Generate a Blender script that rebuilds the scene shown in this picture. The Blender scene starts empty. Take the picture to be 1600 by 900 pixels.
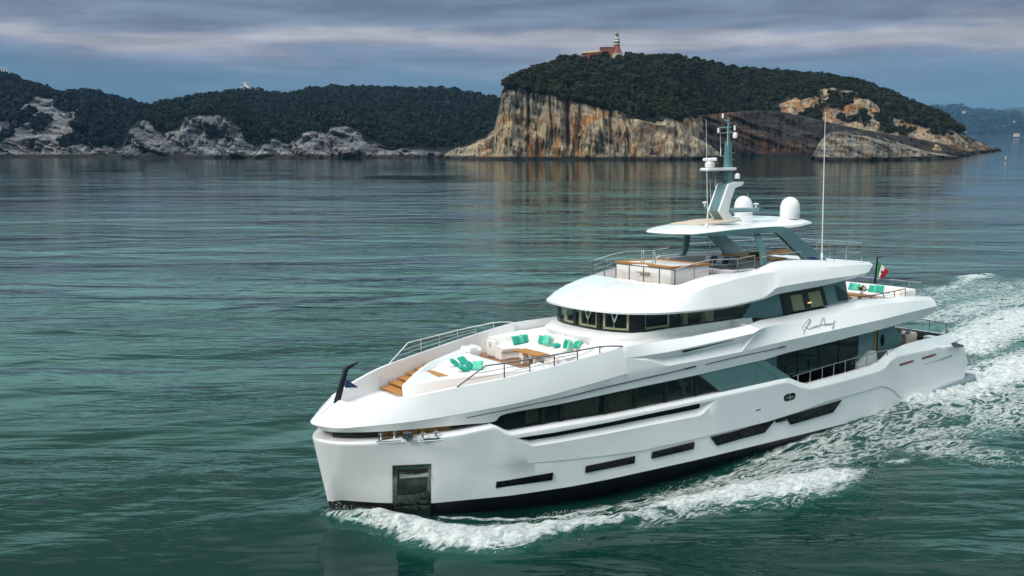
import bpy, math, random
import numpy as np
from mathutils import Vector, Matrix, noise as mn
random.seed(7); rng = np.random.default_rng(7)
scn = bpy.context.scene
COL = scn.collection
R = math.radians
# ---------------------------------------------------------------- camera
F, W0, H0 = 1510.8, 1600.0, 900.0
PITCH, YAW = math.atan((450 - 211.5) / F), R(34.343)
def cam_rows(yaw, pitch, roll):
    f = np.array([math.sin(yaw) * math.cos(pitch), math.cos(yaw) * math.cos(pitch), -math.sin(pitch)])
    r = np.array([math.cos(yaw), -math.sin(yaw), 0.0]); d = np.cross(f, r)
    c, s = math.cos(roll), math.sin(roll)
    return np.array([c * r + s * d, -s * r + c * d, f])
MB_ = cam_rows(R(34.343), R(6.8896), R(.4855))      # camera axes in the frame of the yacht
CB = np.array([-14.63, -35.667, 13.511])            # camera position in the frame of the yacht
MW = cam_rows(YAW, PITCH, 0.0)                      # camera axes in the world
BW = MW.T @ MB_                                     # yacht frame -> world (trim and heel of a boat under way)
upb = BW[2]
CAM_H = float(upb @ (CB - np.array([18, -4.35, -.65]))) - 0.30
CW = np.array([0.0, 0.0, CAM_H])
cam = bpy.data.cameras.new('camera'); camo = bpy.data.objects.new('camera', cam); COL.objects.link(camo)
camo.matrix_world = Matrix([[MW[0][i], -MW[1][i], -MW[2][i], CW[i]] for i in range(3)] + [[0, 0, 0, 1]])
cam.sensor_width = 36; cam.lens = F / W0 * 36; cam.clip_start = .5; cam.clip_end = 60000
scn.camera = camo
# ---------------------------------------------------------------- light
SUN_EL, SUN_AZ = R(38), R(-100)       # azimuth clockwise from +Y
wd = bpy.data.worlds.new('World'); scn.world = wd; wd.use_nodes = True
nt = wd.node_tree; nt.nodes.clear()
def N(t, ty, **k):
    n = t.nodes.new(ty)
    for a, b in k.items():
        if a.startswith('i_'): n.inputs[a[2:].replace('_', ' ')].default_value = b
        elif a.startswith('n_'): n.inputs[int(a[2:])].default_value = b
        else: setattr(n, a, b)
    return n
def ramp(t, stops, interp='LINEAR'):
    n = t.nodes.new('ShaderNodeValToRGB'); e = n.color_ramp.elements; n.color_ramp.interpolation = interp
    while len(e) > 1: e.remove(e[-1])
    for i, (p, c) in enumerate(stops):
        q = e[0] if i == 0 else e.new(p)
        q.position = p; q.color = (c, c, c, 1) if isinstance(c, (int, float)) else (*c, 1)
    return n
sky = N(nt, 'ShaderNodeTexSky', sky_type='NISHITA', sun_disc=False, sun_elevation=SUN_EL, sun_rotation=SUN_AZ, altitude=0, air_density=1.0, dust_density=1.5, ozone_density=2.5)
tc = N(nt, 'ShaderNodeTexCoord'); sep = N(nt, 'ShaderNodeSeparateXYZ'); L = nt.links.new
L(tc.outputs['Generated'], sep.inputs[0])
mp = N(nt, 'ShaderNodeMapping'); mp.inputs['Rotation'].default_value = (0, 0, R(34)); mp.inputs['Scale'].default_value = (3.0, 3.0, 17); L(tc.outputs['Generated'], mp.inputs[0])
n1 = N(nt, 'ShaderNodeTexNoise', i_Scale=1.3, i_Detail=8, i_Roughness=.58, i_Distortion=.3); L(mp.outputs[0], n1.inputs['Vector'])
mp2 = N(nt, 'ShaderNodeMapping'); mp2.inputs['Rotation'].default_value = (0, 0, R(34)); mp2.inputs['Scale'].default_value = (5.5, 5.5, 44); mp2.inputs['Location'].default_value = (3.1, 1.7, .6); L(tc.outputs['Generated'], mp2.inputs[0])
n2 = N(nt, 'ShaderNodeTexNoise', i_Scale=1.4, i_Detail=6, i_Roughness=.55, i_Distortion=.5); L(mp2.outputs[0], n2.inputs['Vector'])
zs0 = N(nt, 'ShaderNodeMath', operation='MULTIPLY_ADD', n_1=.075, n_2=-.0375); L(n1.outputs[0], zs0.inputs[0])
zz_ = N(nt, 'ShaderNodeMath', operation='ADD'); L(zs0.outputs[0], zz_.inputs[0]); L(sep.outputs['Z'], zz_.inputs[1])
msk = ramp(nt, [(.028, 0), (.058, .45), (.082, 1)], 'EASE'); L(zz_.outputs[0], msk.inputs[0])
# layers of cloud: a lit bank low over the coast, a grey sheet above it, made-up bands out of view, brighter overcast overhead
ccol = ramp(nt, [(.055, (1.25, 1.75, 2.6)), (.078, (1.9, 2.15, 2.8)), (.090, (3.2, 3.2, 3.55)), (.099, (2.9, 2.95, 3.3)), (.108, (1.5, 1.85, 2.5)), (.135, (1.15, 1.6, 2.25)), (.2, (1.3, 1.7, 2.3))]); L(zz_.outputs[0], ccol.inputs[0])
upc = ramp(nt, [(.142, (1.3, 1.7, 2.3)), (.158, (3.6, 6.6, 6.4)), (.25, (3.2, 5.8, 5.4)), (.34, (1.3, 2.1, 1.95)), (.46, (1.3, 1.9, 1.9)), (.62, (7.0, 7.6, 8.2)), (1.0, (13, 13.6, 14.2))]); L(sep.outputs['Z'], upc.inputs[0])  # unseen teal and dark bands added to colour the water's reflections
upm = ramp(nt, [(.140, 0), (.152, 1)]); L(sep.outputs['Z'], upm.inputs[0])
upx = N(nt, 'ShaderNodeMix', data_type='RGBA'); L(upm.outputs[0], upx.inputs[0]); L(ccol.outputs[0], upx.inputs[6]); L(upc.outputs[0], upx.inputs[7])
hi = ramp(nt, [(.35, .80), (.65, 1.22)]); L(n2.outputs[0], hi.inputs[0])
cm = N(nt, 'ShaderNodeMix', data_type='RGBA', blend_type='MULTIPLY', n_0=1.0); L(upx.outputs[2], cm.inputs[6]); L(hi.outputs[0], cm.inputs[7])
sk = N(nt, 'ShaderNodeMix', data_type='RGBA', blend_type='MULTIPLY', n_0=1.0); L(sky.outputs[0], sk.inputs[6]); sk.inputs[7].default_value = (.22, .38, .54, 1)
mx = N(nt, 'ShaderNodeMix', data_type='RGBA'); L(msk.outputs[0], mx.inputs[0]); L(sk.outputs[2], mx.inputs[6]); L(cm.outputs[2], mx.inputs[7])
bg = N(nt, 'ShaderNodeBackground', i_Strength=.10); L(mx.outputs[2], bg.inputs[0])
L(bg.outputs[0], N(nt, 'ShaderNodeOutputWorld').inputs[0])
sun = bpy.data.lights.new('sun', 'SUN'); sun.energy = 1.8; sun.angle = R(20); sun.color = (1, .93, .84)
suno = bpy.data.objects.new('sun', sun); COL.objects.link(suno)
sd = Vector((math.sin(SUN_AZ) * math.cos(SUN_EL), math.cos(SUN_AZ) * math.cos(SUN_EL), math.sin(SUN_EL)))
suno.rotation_euler = sd.to_track_quat('Z', 'Y').to_euler(); suno.location = (-60, -20, 90)
vs = scn.view_settings; vs.view_transform = 'Standard'; vs.look = 'None'; vs.gamma = 1; vs.exposure = .47; vs.use_curve_mapping = False
scn.cycles.use_denoising = True; scn.cycles.max_bounces = 6; scn.cycles.volume_bounces = 0; scn.cycles.transparent_max_bounces = 12
scn.cycles.caustics_reflective = False; scn.cycles.caustics_refractive = False

# ---------------------------------------------------------------- helpers
def tag(o, label=None, cat=None, group=None, kind=None):
    for k, v in (('label', label), ('category', cat), ('group', group), ('kind', kind)):
        if v: o[k] = v
    return o
def empty(name, label, cat, loc=(0, 0, 0), parent=None, group=None):
    o = bpy.data.objects.new(name, None); COL.objects.link(o); o.location = loc; o.empty_display_size = .3
    return tag(o, label, cat, group)
def lerp(a, b, t): return a + (b - a) * t
def P(px, py, v=None, z=None, u=None):
    """point of the yacht seen at a place of the photograph, given one of its coordinates (u aft, v to port, z up)"""
    d = np.array([(px - 800) / F, (py - 450) / F, 1]) @ MB_
    if v is not None: t = (-v - CB[1]) / d[1]
    elif z is not None: t = (z - CB[2]) / d[2]
    else: t = (u - CB[0]) / d[0]
    p = CB + t * d
    return (float(p[0]), float(-p[1]), float(p[2]))
def S(px, py, vf):
    v = 4.0
    for _ in range(25): p = P(px, py, v=v); v = .5 * v + .5 * float(vf(p[0]))
    return P(px, py, v=v)
def Ppl(px, py, a, b, c):
    a, b, c = (np.array((q[0], -q[1], q[2])) for q in (a, b, c)); n = np.cross(b - a, c - a)
    d = np.array([(px - 800) / F, (py - 450) / F, 1]) @ MB_
    t = n @ (a - CB) / (n @ d); p = CB + t * d
    return (float(p[0]), float(-p[1]), float(p[2]))
def tab(xs, ys): return lambda u: np.interp(u, xs, ys)
def resamp(line, n, smooth=True):
    pts = np.array(line, float); d = np.r_[0, np.cumsum(np.linalg.norm(np.diff(pts, axis=0), axis=1))]; d /= d[-1]
    t = np.linspace(0, 1, n)
    return np.stack([np.interp(t, d, pts[:, k]) for k in range(pts.shape[1])], 1).tolist()
def cr(line, k):
    """Catmull-Rom through the points, k steps per span"""
    p = [np.array(q, float) for q in line]; p = [2 * p[0] - p[1]] + p + [2 * p[-1] - p[-2]]; o = []
    for i in range(1, len(p) - 2):
        for j in range(k):
            t = j / k; a, b, c, d = p[i - 1], p[i], p[i + 1], p[i + 2]
            o.append(.5 * (2 * b + (c - a) * t + (2 * a - 5 * b + 4 * c - d) * t * t + (3 * b - a - 3 * c + d) * t ** 3))
    return o + [p[-2]]
def lin(line, k):
    o = []
    for a, b in zip(line[:-1], line[1:]):
        for j in range(k): o.append([x + (y - x) * j / k for x, y in zip(a, b)])
    return o + [list(line[-1])]
class MB:
    """collects geometry in (u aft, v port, z up); build() links it as one mesh object"""
    def __init__(s, flip=True): s.v = []; s.f = []; s.flip = flip
    def add(s, vs, fs):
        n = len(s.v); s.v += [tuple(map(float, q)) for q in vs]; s.f += [tuple(n + i for i in f) for f in fs]; return s
    def sheet(s, rows, closed=False):
        m = len(rows[0]); vs = [p for r in rows for p in r]; fs = []
        for i in range(len(rows) - 1):
            for j in range(m if closed else m - 1):
                k = (j + 1) % m; fs.append((i * m + j, i * m + k, (i + 1) * m + k, (i + 1) * m + j))
        return s.add(vs, fs)
    def poly(s, pts): return s.add(pts, [tuple(range(len(pts)))])
    def prism(s, pts, vec):
        n = len(pts); q = [tuple(a + b for a, b in zip(p, vec)) for p in pts]
        return s.add(list(pts) + q, [tuple(range(n)), tuple(range(2 * n - 1, n - 1, -1))] + [(i, (i + 1) % n, n + (i + 1) % n, n + i) for i in range(n)])
    def box(s, a, b, bev=0.0):
        (x0, y0, z0), (x1, y1, z1) = a, b
        if bev <= 0:
            return s.add([(x, y, z) for z in (z0, z1) for x, y in ((x0, y0), (x1, y0), (x1, y1), (x0, y1))], [(3, 2, 1, 0), (4, 5, 6, 7), (0, 1, 5, 4), (1, 2, 6, 5), (2, 3, 7, 6), (3, 0, 4, 7)])
        e = bev; rows = []
        def ring(i, z): return [(x0 + i + e, y0 + i, z), (x1 - i - e, y0 + i, z), (x1 - i, y0 + i + e, z), (x1 - i, y1 - i - e, z), (x1 - i - e, y1 - i, z), (x0 + i + e, y1 - i, z), (x0 + i, y1 - i - e, z), (x0 + i, y0 + i + e, z)]
        rows = [ring(e, z0), ring(e * .3, z0 + e * .3), ring(0, z0 + e), ring(0, z1 - e), ring(e * .3, z1 - e * .3), ring(e, z1)]
        s.sheet(rows, True); s.poly(rows[0][::-1]); s.poly(rows[-1]); return s
    def tube(s, pts, r, seg=6, cap=True):
        pts = [Vector(p) for p in pts]; rows = []; prev = None
        for i, p in enumerate(pts):
            t = (pts[min(i + 1, len(pts) - 1)] - pts[max(i - 1, 0)]).normalized()
            a = prev if prev else (Vector((0, 0, 1)) if abs(t.z) < .9 else Vector((1, 0, 0)))
            b = t.cross(a).normalized(); a = b.cross(t).normalized(); prev = a
            rr = r[i] if isinstance(r, (list, tuple)) else r
            rows.append([tuple(p + rr * (math.cos(q) * a + math.sin(q) * b)) for q in [2 * math.pi * k / seg for k in range(seg)]])
        s.sheet(rows, True)
        if cap: s.poly(rows[0][::-1]); s.poly(rows[-1])
        return s
    def lathe(s, prof, c=(0, 0, 0), seg=20):
        rows = [[(c[0] + r * math.cos(2 * math.pi * k / seg), c[1] + r * math.sin(2 * math.pi * k / seg), c[2] + z) for k in range(seg)] for r, z in prof]
        s.sheet(rows, True); s.poly(rows[0][::-1]); s.poly(rows[-1]); return s
    def mirror(s):
        n = len(s.v); s.half = (n, len(s.f), min(abs(q[1]) for q in s.v) > .02 and (all(q[1] > 0 for q in s.v) or all(q[1] < 0 for q in s.v))); s.v += [(x, -y, z) for x, y, z in s.v]; s.f += [tuple(n + i for i in f[::-1]) for f in s.f]; return s
    def xf(s, fn): s.v = [tuple(fn(*p)) for p in s.v]; return s
    def build(s, name, m, parent=None, ang=32, merge=.002, bev=0, loc=None):
        hf = getattr(s, 'half', None)
        if hf and hf[2] and len(s.v) == 2 * hf[0]:          # port and starboard piece are two objects
            v_, f_ = s.v, s.f; s.half = None; out = []
            for k in (0, 1):
                s.v = v_[k * hf[0]:(k + 1) * hf[0]]; s.f = [tuple(i - k * hf[0] for i in f) for f in f_[k * hf[1]:(k + 1) * hf[1]]]
                out.append(s.build(name, m, parent, ang, merge, bev, loc))
            return out[0]
        me = bpy.data.meshes.new(name)
        vs = [(x, -y, z) for x, y, z in s.v] if s.flip else s.v
        me.from_pydata(vs, [], [f[::-1] for f in s.f] if s.flip else s.f)
        import bmesh
        b = bmesh.new(); b.from_mesh(me)
        if merge: bmesh.ops.remove_doubles(b, verts=b.verts, dist=merge)
        bmesh.ops.dissolve_degenerate(b, edges=b.edges, dist=1e-5)
        bmesh.ops.recalc_face_normals(b, faces=b.faces)
        b.to_mesh(me); b.free()
        me.polygons.foreach_set('use_smooth', [True] * len(me.polygons)); me.set_sharp_from_angle(angle=R(ang))
        me.materials.append(m)
        o = bpy.data.objects.new(name, me); COL.objects.link(o)
        if parent: o.parent = parent
        if loc is not None: o.location = loc
        if bev:
            md = o.modifiers.new('bevel', 'BEVEL'); md.width = bev; md.segments = 2; md.limit_method = 'ANGLE'; md.angle_limit = R(35)
        return o

# ---------------------------------------------------------------- materials
def mat(name, col, rough=.4, metal=0, var=0, vscale=3, bump=0, bscale=30, coat=0, spec=.5, stretch=None, sheen=0):
    m = bpy.data.materials.new(name); m.use_nodes = True; t = m.node_tree; b = t.nodes['Principled BSDF']
    b.inputs['Base Color'].default_value = (*col, 1); b.inputs['Roughness'].default_value = rough; b.inputs['Metallic'].default_value = metal
    b.inputs['Coat Weight'].default_value = coat; b.inputs['Coat Roughness'].default_value = .08; b.inputs['Specular IOR Level'].default_value = spec; b.inputs['Sheen Weight'].default_value = sheen
    if var or bump:
        c = N(t, 'ShaderNodeTexCoord'); mpn = N(t, 'ShaderNodeMapping'); t.links.new(c.outputs['Object'], mpn.inputs[0])
        if stretch: mpn.inputs['Scale'].default_value = stretch
    if var:
        n = N(t, 'ShaderNodeTexNoise', i_Scale=vscale, i_Detail=5); t.links.new(mpn.outputs[0], n.inputs['Vector'])
        r = ramp(t, [(.3, tuple(max(0, x * (1 - var)) for x in col)), (.7, tuple(min(1, x * (1 + var)) for x in col))]); t.links.new(n.outputs[0], r.inputs[0]); t.links.new(r.outputs[0], b.inputs['Base Color'])
        r2 = ramp(t, [(.3, max(0, rough - .06)), (.7, min(1, rough + .1))]); t.links.new(n.outputs[0], r2.inputs[0]); t.links.new(r2.outputs[0], b.inputs['Roughness'])
    if bump:
        n = N(t, 'ShaderNodeTexNoise', i_Scale=bscale, i_Detail=3); t.links.new(mpn.outputs[0], n.inputs['Vector'])
        bp = N(t, 'ShaderNodeBump', i_Strength=bump, i_Distance=.02); t.links.new(n.outputs[0], bp.inputs['Height']); t.links.new(bp.outputs[0], b.inputs['Normal'])
    return m
def glass(name, tint, rough=.03, clear=.6):
    m = bpy.data.materials.new(name); m.use_nodes = True; t = m.node_tree; t.nodes.clear()
    d = N(t, 'ShaderNodeBsdfDiffuse'); d.inputs[0].default_value = (.004, .005, .006, 1)
    tr = N(t, 'ShaderNodeBsdfTransparent'); tr.inputs[0].default_value = (*tint, 1)
    g = N(t, 'ShaderNodeBsdfGlossy', i_Roughness=rough); g.inputs[0].default_value = (.85, .95, .97, 1)
    a = N(t, 'ShaderNodeMixShader', n_0=clear); t.links.new(d.outputs[0], a.inputs[1]); t.links.new(tr.outputs[0], a.inputs[2])
    lw = N(t, 'ShaderNodeLayerWeight', i_Blend=.5); pw = N(t, 'ShaderNodeMath', operation='POWER', n_1=5.0); t.links.new(lw.outputs['Facing'], pw.inputs[0]); fr = N(t, 'ShaderNodeMath', operation='MULTIPLY_ADD', n_1=.93, n_2=.05); t.links.new(pw.outputs[0], fr.inputs[0]); b = N(t, 'ShaderNodeMixShader'); t.links.new(fr.outputs[0], b.inputs[0]); t.links.new(a.outputs[0], b.inputs[1]); t.links.new(g.outputs[0], b.inputs[2])
    t.links.new(b.outputs[0], N(t, 'ShaderNodeOutputMaterial').inputs[0]); return m
def teak_mat(name, col, along=0, w=.09):
    m = bpy.data.materials.new(name); m.use_nodes = True; t = m.node_tree; b = t.nodes['Principled BSDF']
    c = N(t, 'ShaderNodeTexCoord'); sp = N(t, 'ShaderNodeSeparateXYZ'); t.links.new(c.outputs['Object'], sp.inputs[0])
    d = N(t, 'ShaderNodeMath', operation='DIVIDE', n_1=w); t.links.new(sp.outputs[1 if along == 0 else 0], d.inputs[0])
    fr = N(t, 'ShaderNodeMath', operation='FRACT'); t.links.new(d.outputs[0], fr.inputs[0])
    ln = ramp(t, [(.0, .25), (.06, .3), (.1, 1), (.95, 1), (1, .3)]); t.links.new(fr.outputs[0], ln.inputs[0])
    mpn = N(t, 'ShaderNodeMapping'); mpn.inputs['Scale'].default_value = (1.5, 14, 4) if along == 0 else (14, 1.5, 4); t.links.new(c.outputs['Object'], mpn.inputs[0])
    n = N(t, 'ShaderNodeTexNoise', i_Scale=2, i_Detail=6); t.links.new(mpn.outputs[0], n.inputs['Vector'])
    r = ramp(t, [(.3, tuple(x * .7 for x in col)), (.7, tuple(x * 1.25 for x in col))]); t.links.new(n.outputs[0], r.inputs[0])
    mm = N(t, 'ShaderNodeMix', data_type='RGBA', blend_type='MULTIPLY', n_0=1.0); t.links.new(r.outputs[0], mm.inputs[6]); t.links.new(ln.outputs[0], mm.inputs[7]); t.links.new(mm.outputs[2], b.inputs['Base Color'])
    b.inputs['Roughness'].default_value = .5; return m
M = dict(
    white=mat('white_gelcoat', (.80, .81, .82), .20, var=.03, vscale=.45, coat=.6, bump=.10, bscale=1.1),
    white2=mat('white_deck_paint', (.78, .78, .78), .45, var=.03, vscale=1.2),
    soft=mat('white_upholstery', (.76, .74, .71), .8, var=.05, vscale=2.5, bump=.25, bscale=60, sheen=.2),
    grey_soft=mat('grey_upholstery', (.52, .52, .56), .85, var=.06, vscale=2.5, bump=.2, bscale=60),
    teal=mat('grey_teal_paint', (.125, .235, .245), .33, metal=.25, var=.07, vscale=.8, coat=.3),
    teal_dark=mat('dark_teal_paint', (.03, .07, .085), .3, metal=.2, coat=.3),
    black=mat('black_paint', (.008, .009, .012), .25, var=.2, vscale=1.5),
    boot=mat('black_antifouling', (.010, .010, .013), .4, var=.35, vscale=1.1, spec=.35),
    steel=mat('stainless_steel', (.62, .62, .60), .2, metal=1, var=.1, vscale=8),
    darksteel=mat('brushed_dark_steel', (.20, .22, .23), .28, metal=.9),
    mirror=mat('polished_steel_plate', (.17, .20, .18), .1, metal=1, var=.25, vscale=1.2),
    teak=teak_mat('teak_deck', (.30, .155, .075)), wood=teak_mat('varnished_wood', (.46, .19, .035), w=.16), redwood=mat('wet_teak', (.20, .07, .05), .4, var=.2, vscale=4),
    cream=mat('cream_frame', (.80, .72, .50), .5), curtain=mat('cream_curtain', (.62, .55, .40), .85, var=.2, vscale=8, stretch=(6, 6, .3)),
    dark=mat('dark_interior', (.018, .018, .017), .6, var=.3, vscale=2), interior=mat('dim_interior', (.025, .023, .02), .7, var=.4, vscale=1.2),
    turq=mat('turquoise_fabric', (.014, .36, .265), .8, var=.12, vscale=5, bump=.3, bscale=40), mint=mat('mint_fabric', (.11, .52, .375), .8, var=.1, vscale=5, bump=.3, bscale=40),
    navy=mat('navy_fabric', (.02, .04, .13), .8, var=.2), pale=mat('pale_fabric', (.66, .67, .70), .8, var=.1),
    beige=mat('beige_cover', (.55, .46, .37), .8, var=.06), radome=mat('radome_white', (.80, .80, .80), .35, var=.02),
    grey=mat('grey_rubber', (.10, .11, .12), .6), platform=mat('platform_grey', (.16, .22, .25), .45, var=.1),
    pocket=mat('dark_pocket_lining', (.045, .06, .052), .12, metal=1, var=.5, vscale=1.5),
    leaf=mat('plant_leaf', (.04, .10, .02), .6, var=.4, vscale=20), tan=mat('tan_upholstery', (.42, .33, .24), .8, var=.08),
    glass=glass('tinted_window', (.30, .33, .29), clear=.75), glass_dark=glass('black_window', (.34, .36, .33), clear=.8),
    glass_wheel=glass('wheelhouse_glass', (.72, .78, .70), clear=.93), hullglass=mat('hull_glass', (.004, .005, .008), .08, spec=.22),
    glass_aft=glass('aft_window', (.10, .12, .11), clear=.55),
    line=mat('dark_seam', (.05, .055, .07), .4), script=mat('grey_metal_lettering', (.30, .31, .32), .3, metal=.6),
    shadowgap=mat('gap_lining', (.035, .04, .045), .5),
)
# ================================================================ the yacht
def yacht_matrix():
    t = BW @ (-np.array([CB[0], CB[1], CB[2]])) + CW
    return Matrix([[BW[i][0], BW[i][1], BW[i][2], t[i]] for i in range(3)] + [[0, 0, 0, 1]])
YM = yacht_matrix()
def Wd(p): return YM @ Vector((p[0], -p[1], p[2]))     # (u, v, z) -> world
Y = empty('motor_yacht', 'large white motor yacht with black windows and grey green trim under way', 'yacht'); Y.matrix_world = YM

vE = tab([0, .12, .3, .55, 1.2, 2.5, 4.0, 5, 6.6, 9, 12, 16, 22, 28, 32, 36, 39, 41.2], [.05, .42, .82, 1.16, 1.74, 2.4, 3.1, 3.46, 3.8, 4.2, 4.45, 4.6, 4.62, 4.56, 4.4, 4.05, 3.75, 3.5])
vB = tab([0, .6, 1.2, 2, 4, 7, 10, 12, 17, 24, 31, 36, 41], [0, .05, .6, 1.3, 2.5, 3.45, 4.05, 4.25, 4.45, 4.45, 4.4, 4.05, 3.6])
def ztab(px, vf, head=(), tail=()):
    q = sorted(list(head) + [(a[0], a[2]) for a in (S(x, y, vf) for x, y in px)] + list(tail)); return tab([a[0] for a in q], [a[1] for a in q])
zE = ztab([(775, 667), (792, 679.5), (800, 679.5), (870, 667.5), (949, 654.5), (1050, 634.5), (1129, 618), (1231, 596), (1248, 604), (1267, 607.5), (1337, 589.5), (1372, 579.5), (1382, 575), (1393, 562), (1402, 556.5), (1433, 549.6), (1455, 546)], vE, [(0, 2.9), (1, 2.9), (2.5, 2.93), (4, 3.02), (5, 3.1)], [(37.2, 3.18), (38, 3.05), (41.2, 2.9)])
zT = ztab([(771, 662.5), (793, 674), (800, 674.5), (870, 662), (949, 649.5), (1050, 629.5), (1129, 612.8), (1232, 590), (1252, 598), (1264, 600), (1335.5, 580.5), (1368, 570.5), (1381, 562), (1393, 549.5), (1401, 545.5), (1433, 543.5), (1456, 540.5)], lambda u: vE(u) - .14, [(0, 2.97), (1, 2.97), (2.5, 3.0), (4, 3.09), (5, 3.17)], [(37.4, 3.24), (38, 3.12), (41.2, 3.0)])
zR = ztab([(1402, 543), (1414, 538), (1435, 532), (1457, 527.6), (1489, 520.5)], lambda u: vE(u) - .34, [(0, 3.0), (32.0, 3.2)], [(41.2, 3.6)])
def zRim(u): return max(float(zT(u)) + .012, float(zR(u)) if u > 32.2 else 0)
UEZ = tab([-2.2, .05, .8, 1.46, 2.4, 3.3, 3.7], [38.5, 39.9, 40.5, 40.9, 40.7, 39.9, 39.1])
def shear(u, z):
    if u < 4: return u + .2 * max(0, 3.1 - z) * (1 - u / 4)
    if u > 36: return 36 + (u - 36) / 5 * (float(UEZ(z)) - 36)
    return u
STN = sorted(set([0, .04, .1, .2, .36, .6, 1, 1.4, 1.8, 2.3, 2.8, 3.4] + list(np.arange(4, 41.01, .25)) + [41]))
# ---- scooped ledge under the saloon windows
gl = S(807, 687, vE); gr = S(1117, 629, vE)
glo = ztab([(834, 698.4), (900, 687), (1000, 668), (1097, 649.3)], vE); gup = ztab([(807, 685), (870, 675.5), (949, 660.5), (1020, 645.5), (1092, 630.5), (1117, 626)], vE)
gu0, gu1, gu2, gu3 = gl[0], S(834, 698, vE)[0], S(1097, 649, vE)[0], gr[0]
def groove(u):
    t = 0 if u <= gu0 or u >= gu3 else min(1, (u - gu0) / (gu1 - gu0), (gu3 - u) / (gu3 - gu2))
    return t
def hv(u, z):
    """half breadth of the hull side"""
    t = np.clip((z - .05) / (float(zE(u)) - .05), 0, 1)
    return float(vB(u)) + (float(vE(u)) - float(vB(u))) * (t ** .8)
def hullp(u, z, off=0): return (shear(u, z), hv(u, z) + off, z)
chine = ztab([(745, 728), (800, 731 - 3), (999, 706), (1200, 660), (1250, 644), (1320, 617), (1350, 607.5), (1370, 602.6), (1385, 604), (1399, 611), (1409, 623)], vE, [(0, 1.4)], [])
cu_end = S(1409, 623, vE)[0]
def chz(u): return float(chine(min(u, cu_end)))
def chd(u): return 0 if u < 5 else (min(1, (u - 5) / 8) * .05 if u < cu_end - .05 else 0)
bot = MB(); top = MB()
rk, ry, r0 = [], [], []
rows = [[] for _ in range(14)]
for u in STN:
    b = float(vB(u)); e = float(vE(u)); ze = float(zE(u)); zt = float(zT(u)); zr = zRim(u)
    zb = .12 + .12 * max(0, 1 - u / 8)
    rk.append((shear(u, -2.2), .02, -2.2)); ry.append((shear(u, -1.2), b * .78, -1.2)); r0.append((shear(u, zb), hv(u, zb) - .004, zb))
    zc = chz(u); dd = chd(u); zc = max(zc, zb + .1); zc = min(zc, ze - .9)
    g = groove(u)
    if g > 0:
        zu = float(gup(u)); zl = zu - .04 - (zu - .04 - float(glo(u))) * g
    else: zu = ze - .12; zl = ze - .16
    zu = min(zu, ze - .06); zl = min(zl, zu - .03)
    L_ = [(zb, -dd * .3), (lerp(zb, zc, .5), -dd), (zc - .03, -dd), (zc, 0), (lerp(zc, zl, .5), 0), (zl, 0)]
    pts = [hullp(u, z, o) for z, o in L_]
    zin = zl + (zu - zl) * .45
    pts += [hullp(u, zl + .012 if g else zl + .01, -.02 * g), hullp(u, zin, -.24 * g), hullp(u, zu - .005, -.26 * g), hullp(u, zu, 0), hullp(u, ze - .03), (shear(u, ze), e - .015, ze), (shear(u, zt), max(.02, e - .15), zt), (shear(u, zr), max(.0, e - .36 if u > 1 else e - .36 * min(1, e)), zr)]
    for i, p in enumerate(pts): rows[i].append(p)
bot.sheet([rk, ry, r0]).mirror()
def bridge(mb, row): mb.sheet([row, [(x, -y, z) for x, y, z in row]])
top.sheet(rows).mirror()
bridge(top, [r[0] for r in rows[:-1]])
tr_ = [r[-1] for r in rows]
top.sheet([tr_, [(x + .12 * (1 - 0), 0, z) for x, y, z in tr_], [(x, -y, z) for x, y, z in tr_]])     # transom
hull = top.build('hull', M['white'], Y, ang=28)
bb = bot.build('antifouling_bottom', M['boot'], hull)
gs = MB(); a_, b_ = [], []
for u in np.arange(gu0 + .25, gu3 - .55, .25):
    zu = float(gup(u)); g = groove(u); zl = zu - .04 - (zu - .04 - float(glo(u))) * g; zin = zl + (zu - zl) * .45
    a_.append(hullp(u, zin + .01, -.235 * g + .01)); b_.append(hullp(u, zu - .005, -.255 * g + .01))
gs.sheet([a_, b_]).mirror().build('vent_strip', M['hullglass'], hull)
def patch(name, m, tp, bt, off=.012, n=10, parent=None, mirror=True, thick=.02):
    a = [S(x, y, lambda u, _y=y: 0) if False else None for x, y in []]
    def HS(x, y):
        v = 4.0
        for _ in range(30):
            p = P(x, y, v=v); v = .5 * v + .5 * hv(p[0], p[2])
        p = P(x, y, v=v); return p
    t = resamp([HS(*q) for q in tp], n); b = resamp([HS(*q) for q in bt], n)
    out = lambda q, d: (q[0], q[1] + d, q[2])
    mb = MB(); mb.sheet([[out(q, -thick) for q in t], [out(q, off) for q in t], [out(q, off) for q in b], [out(q, -thick) for q in b]])
    for k in (0, -1): mb.poly([out(t[k], -thick), out(t[k], off), out(b[k], off), out(b[k], -thick)])
    if mirror: mb.mirror()
    return mb.build(name, m, parent or hull)
for tp, bt in (([(775.8, 752.7), (864, 738.5)], [(774.6, 762.2), (862.4, 749.8)]), ([(915.8, 728.3), (992, 712.6)], [(914.6, 738.8), (991, 723.6)]), ([(1019.6, 706.2), (1085, 690.4)], [(1018, 716.7), (1083.4, 701.4)])):
    patch('hull_window', M['hullglass'], tp, bt, off=.035)
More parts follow.
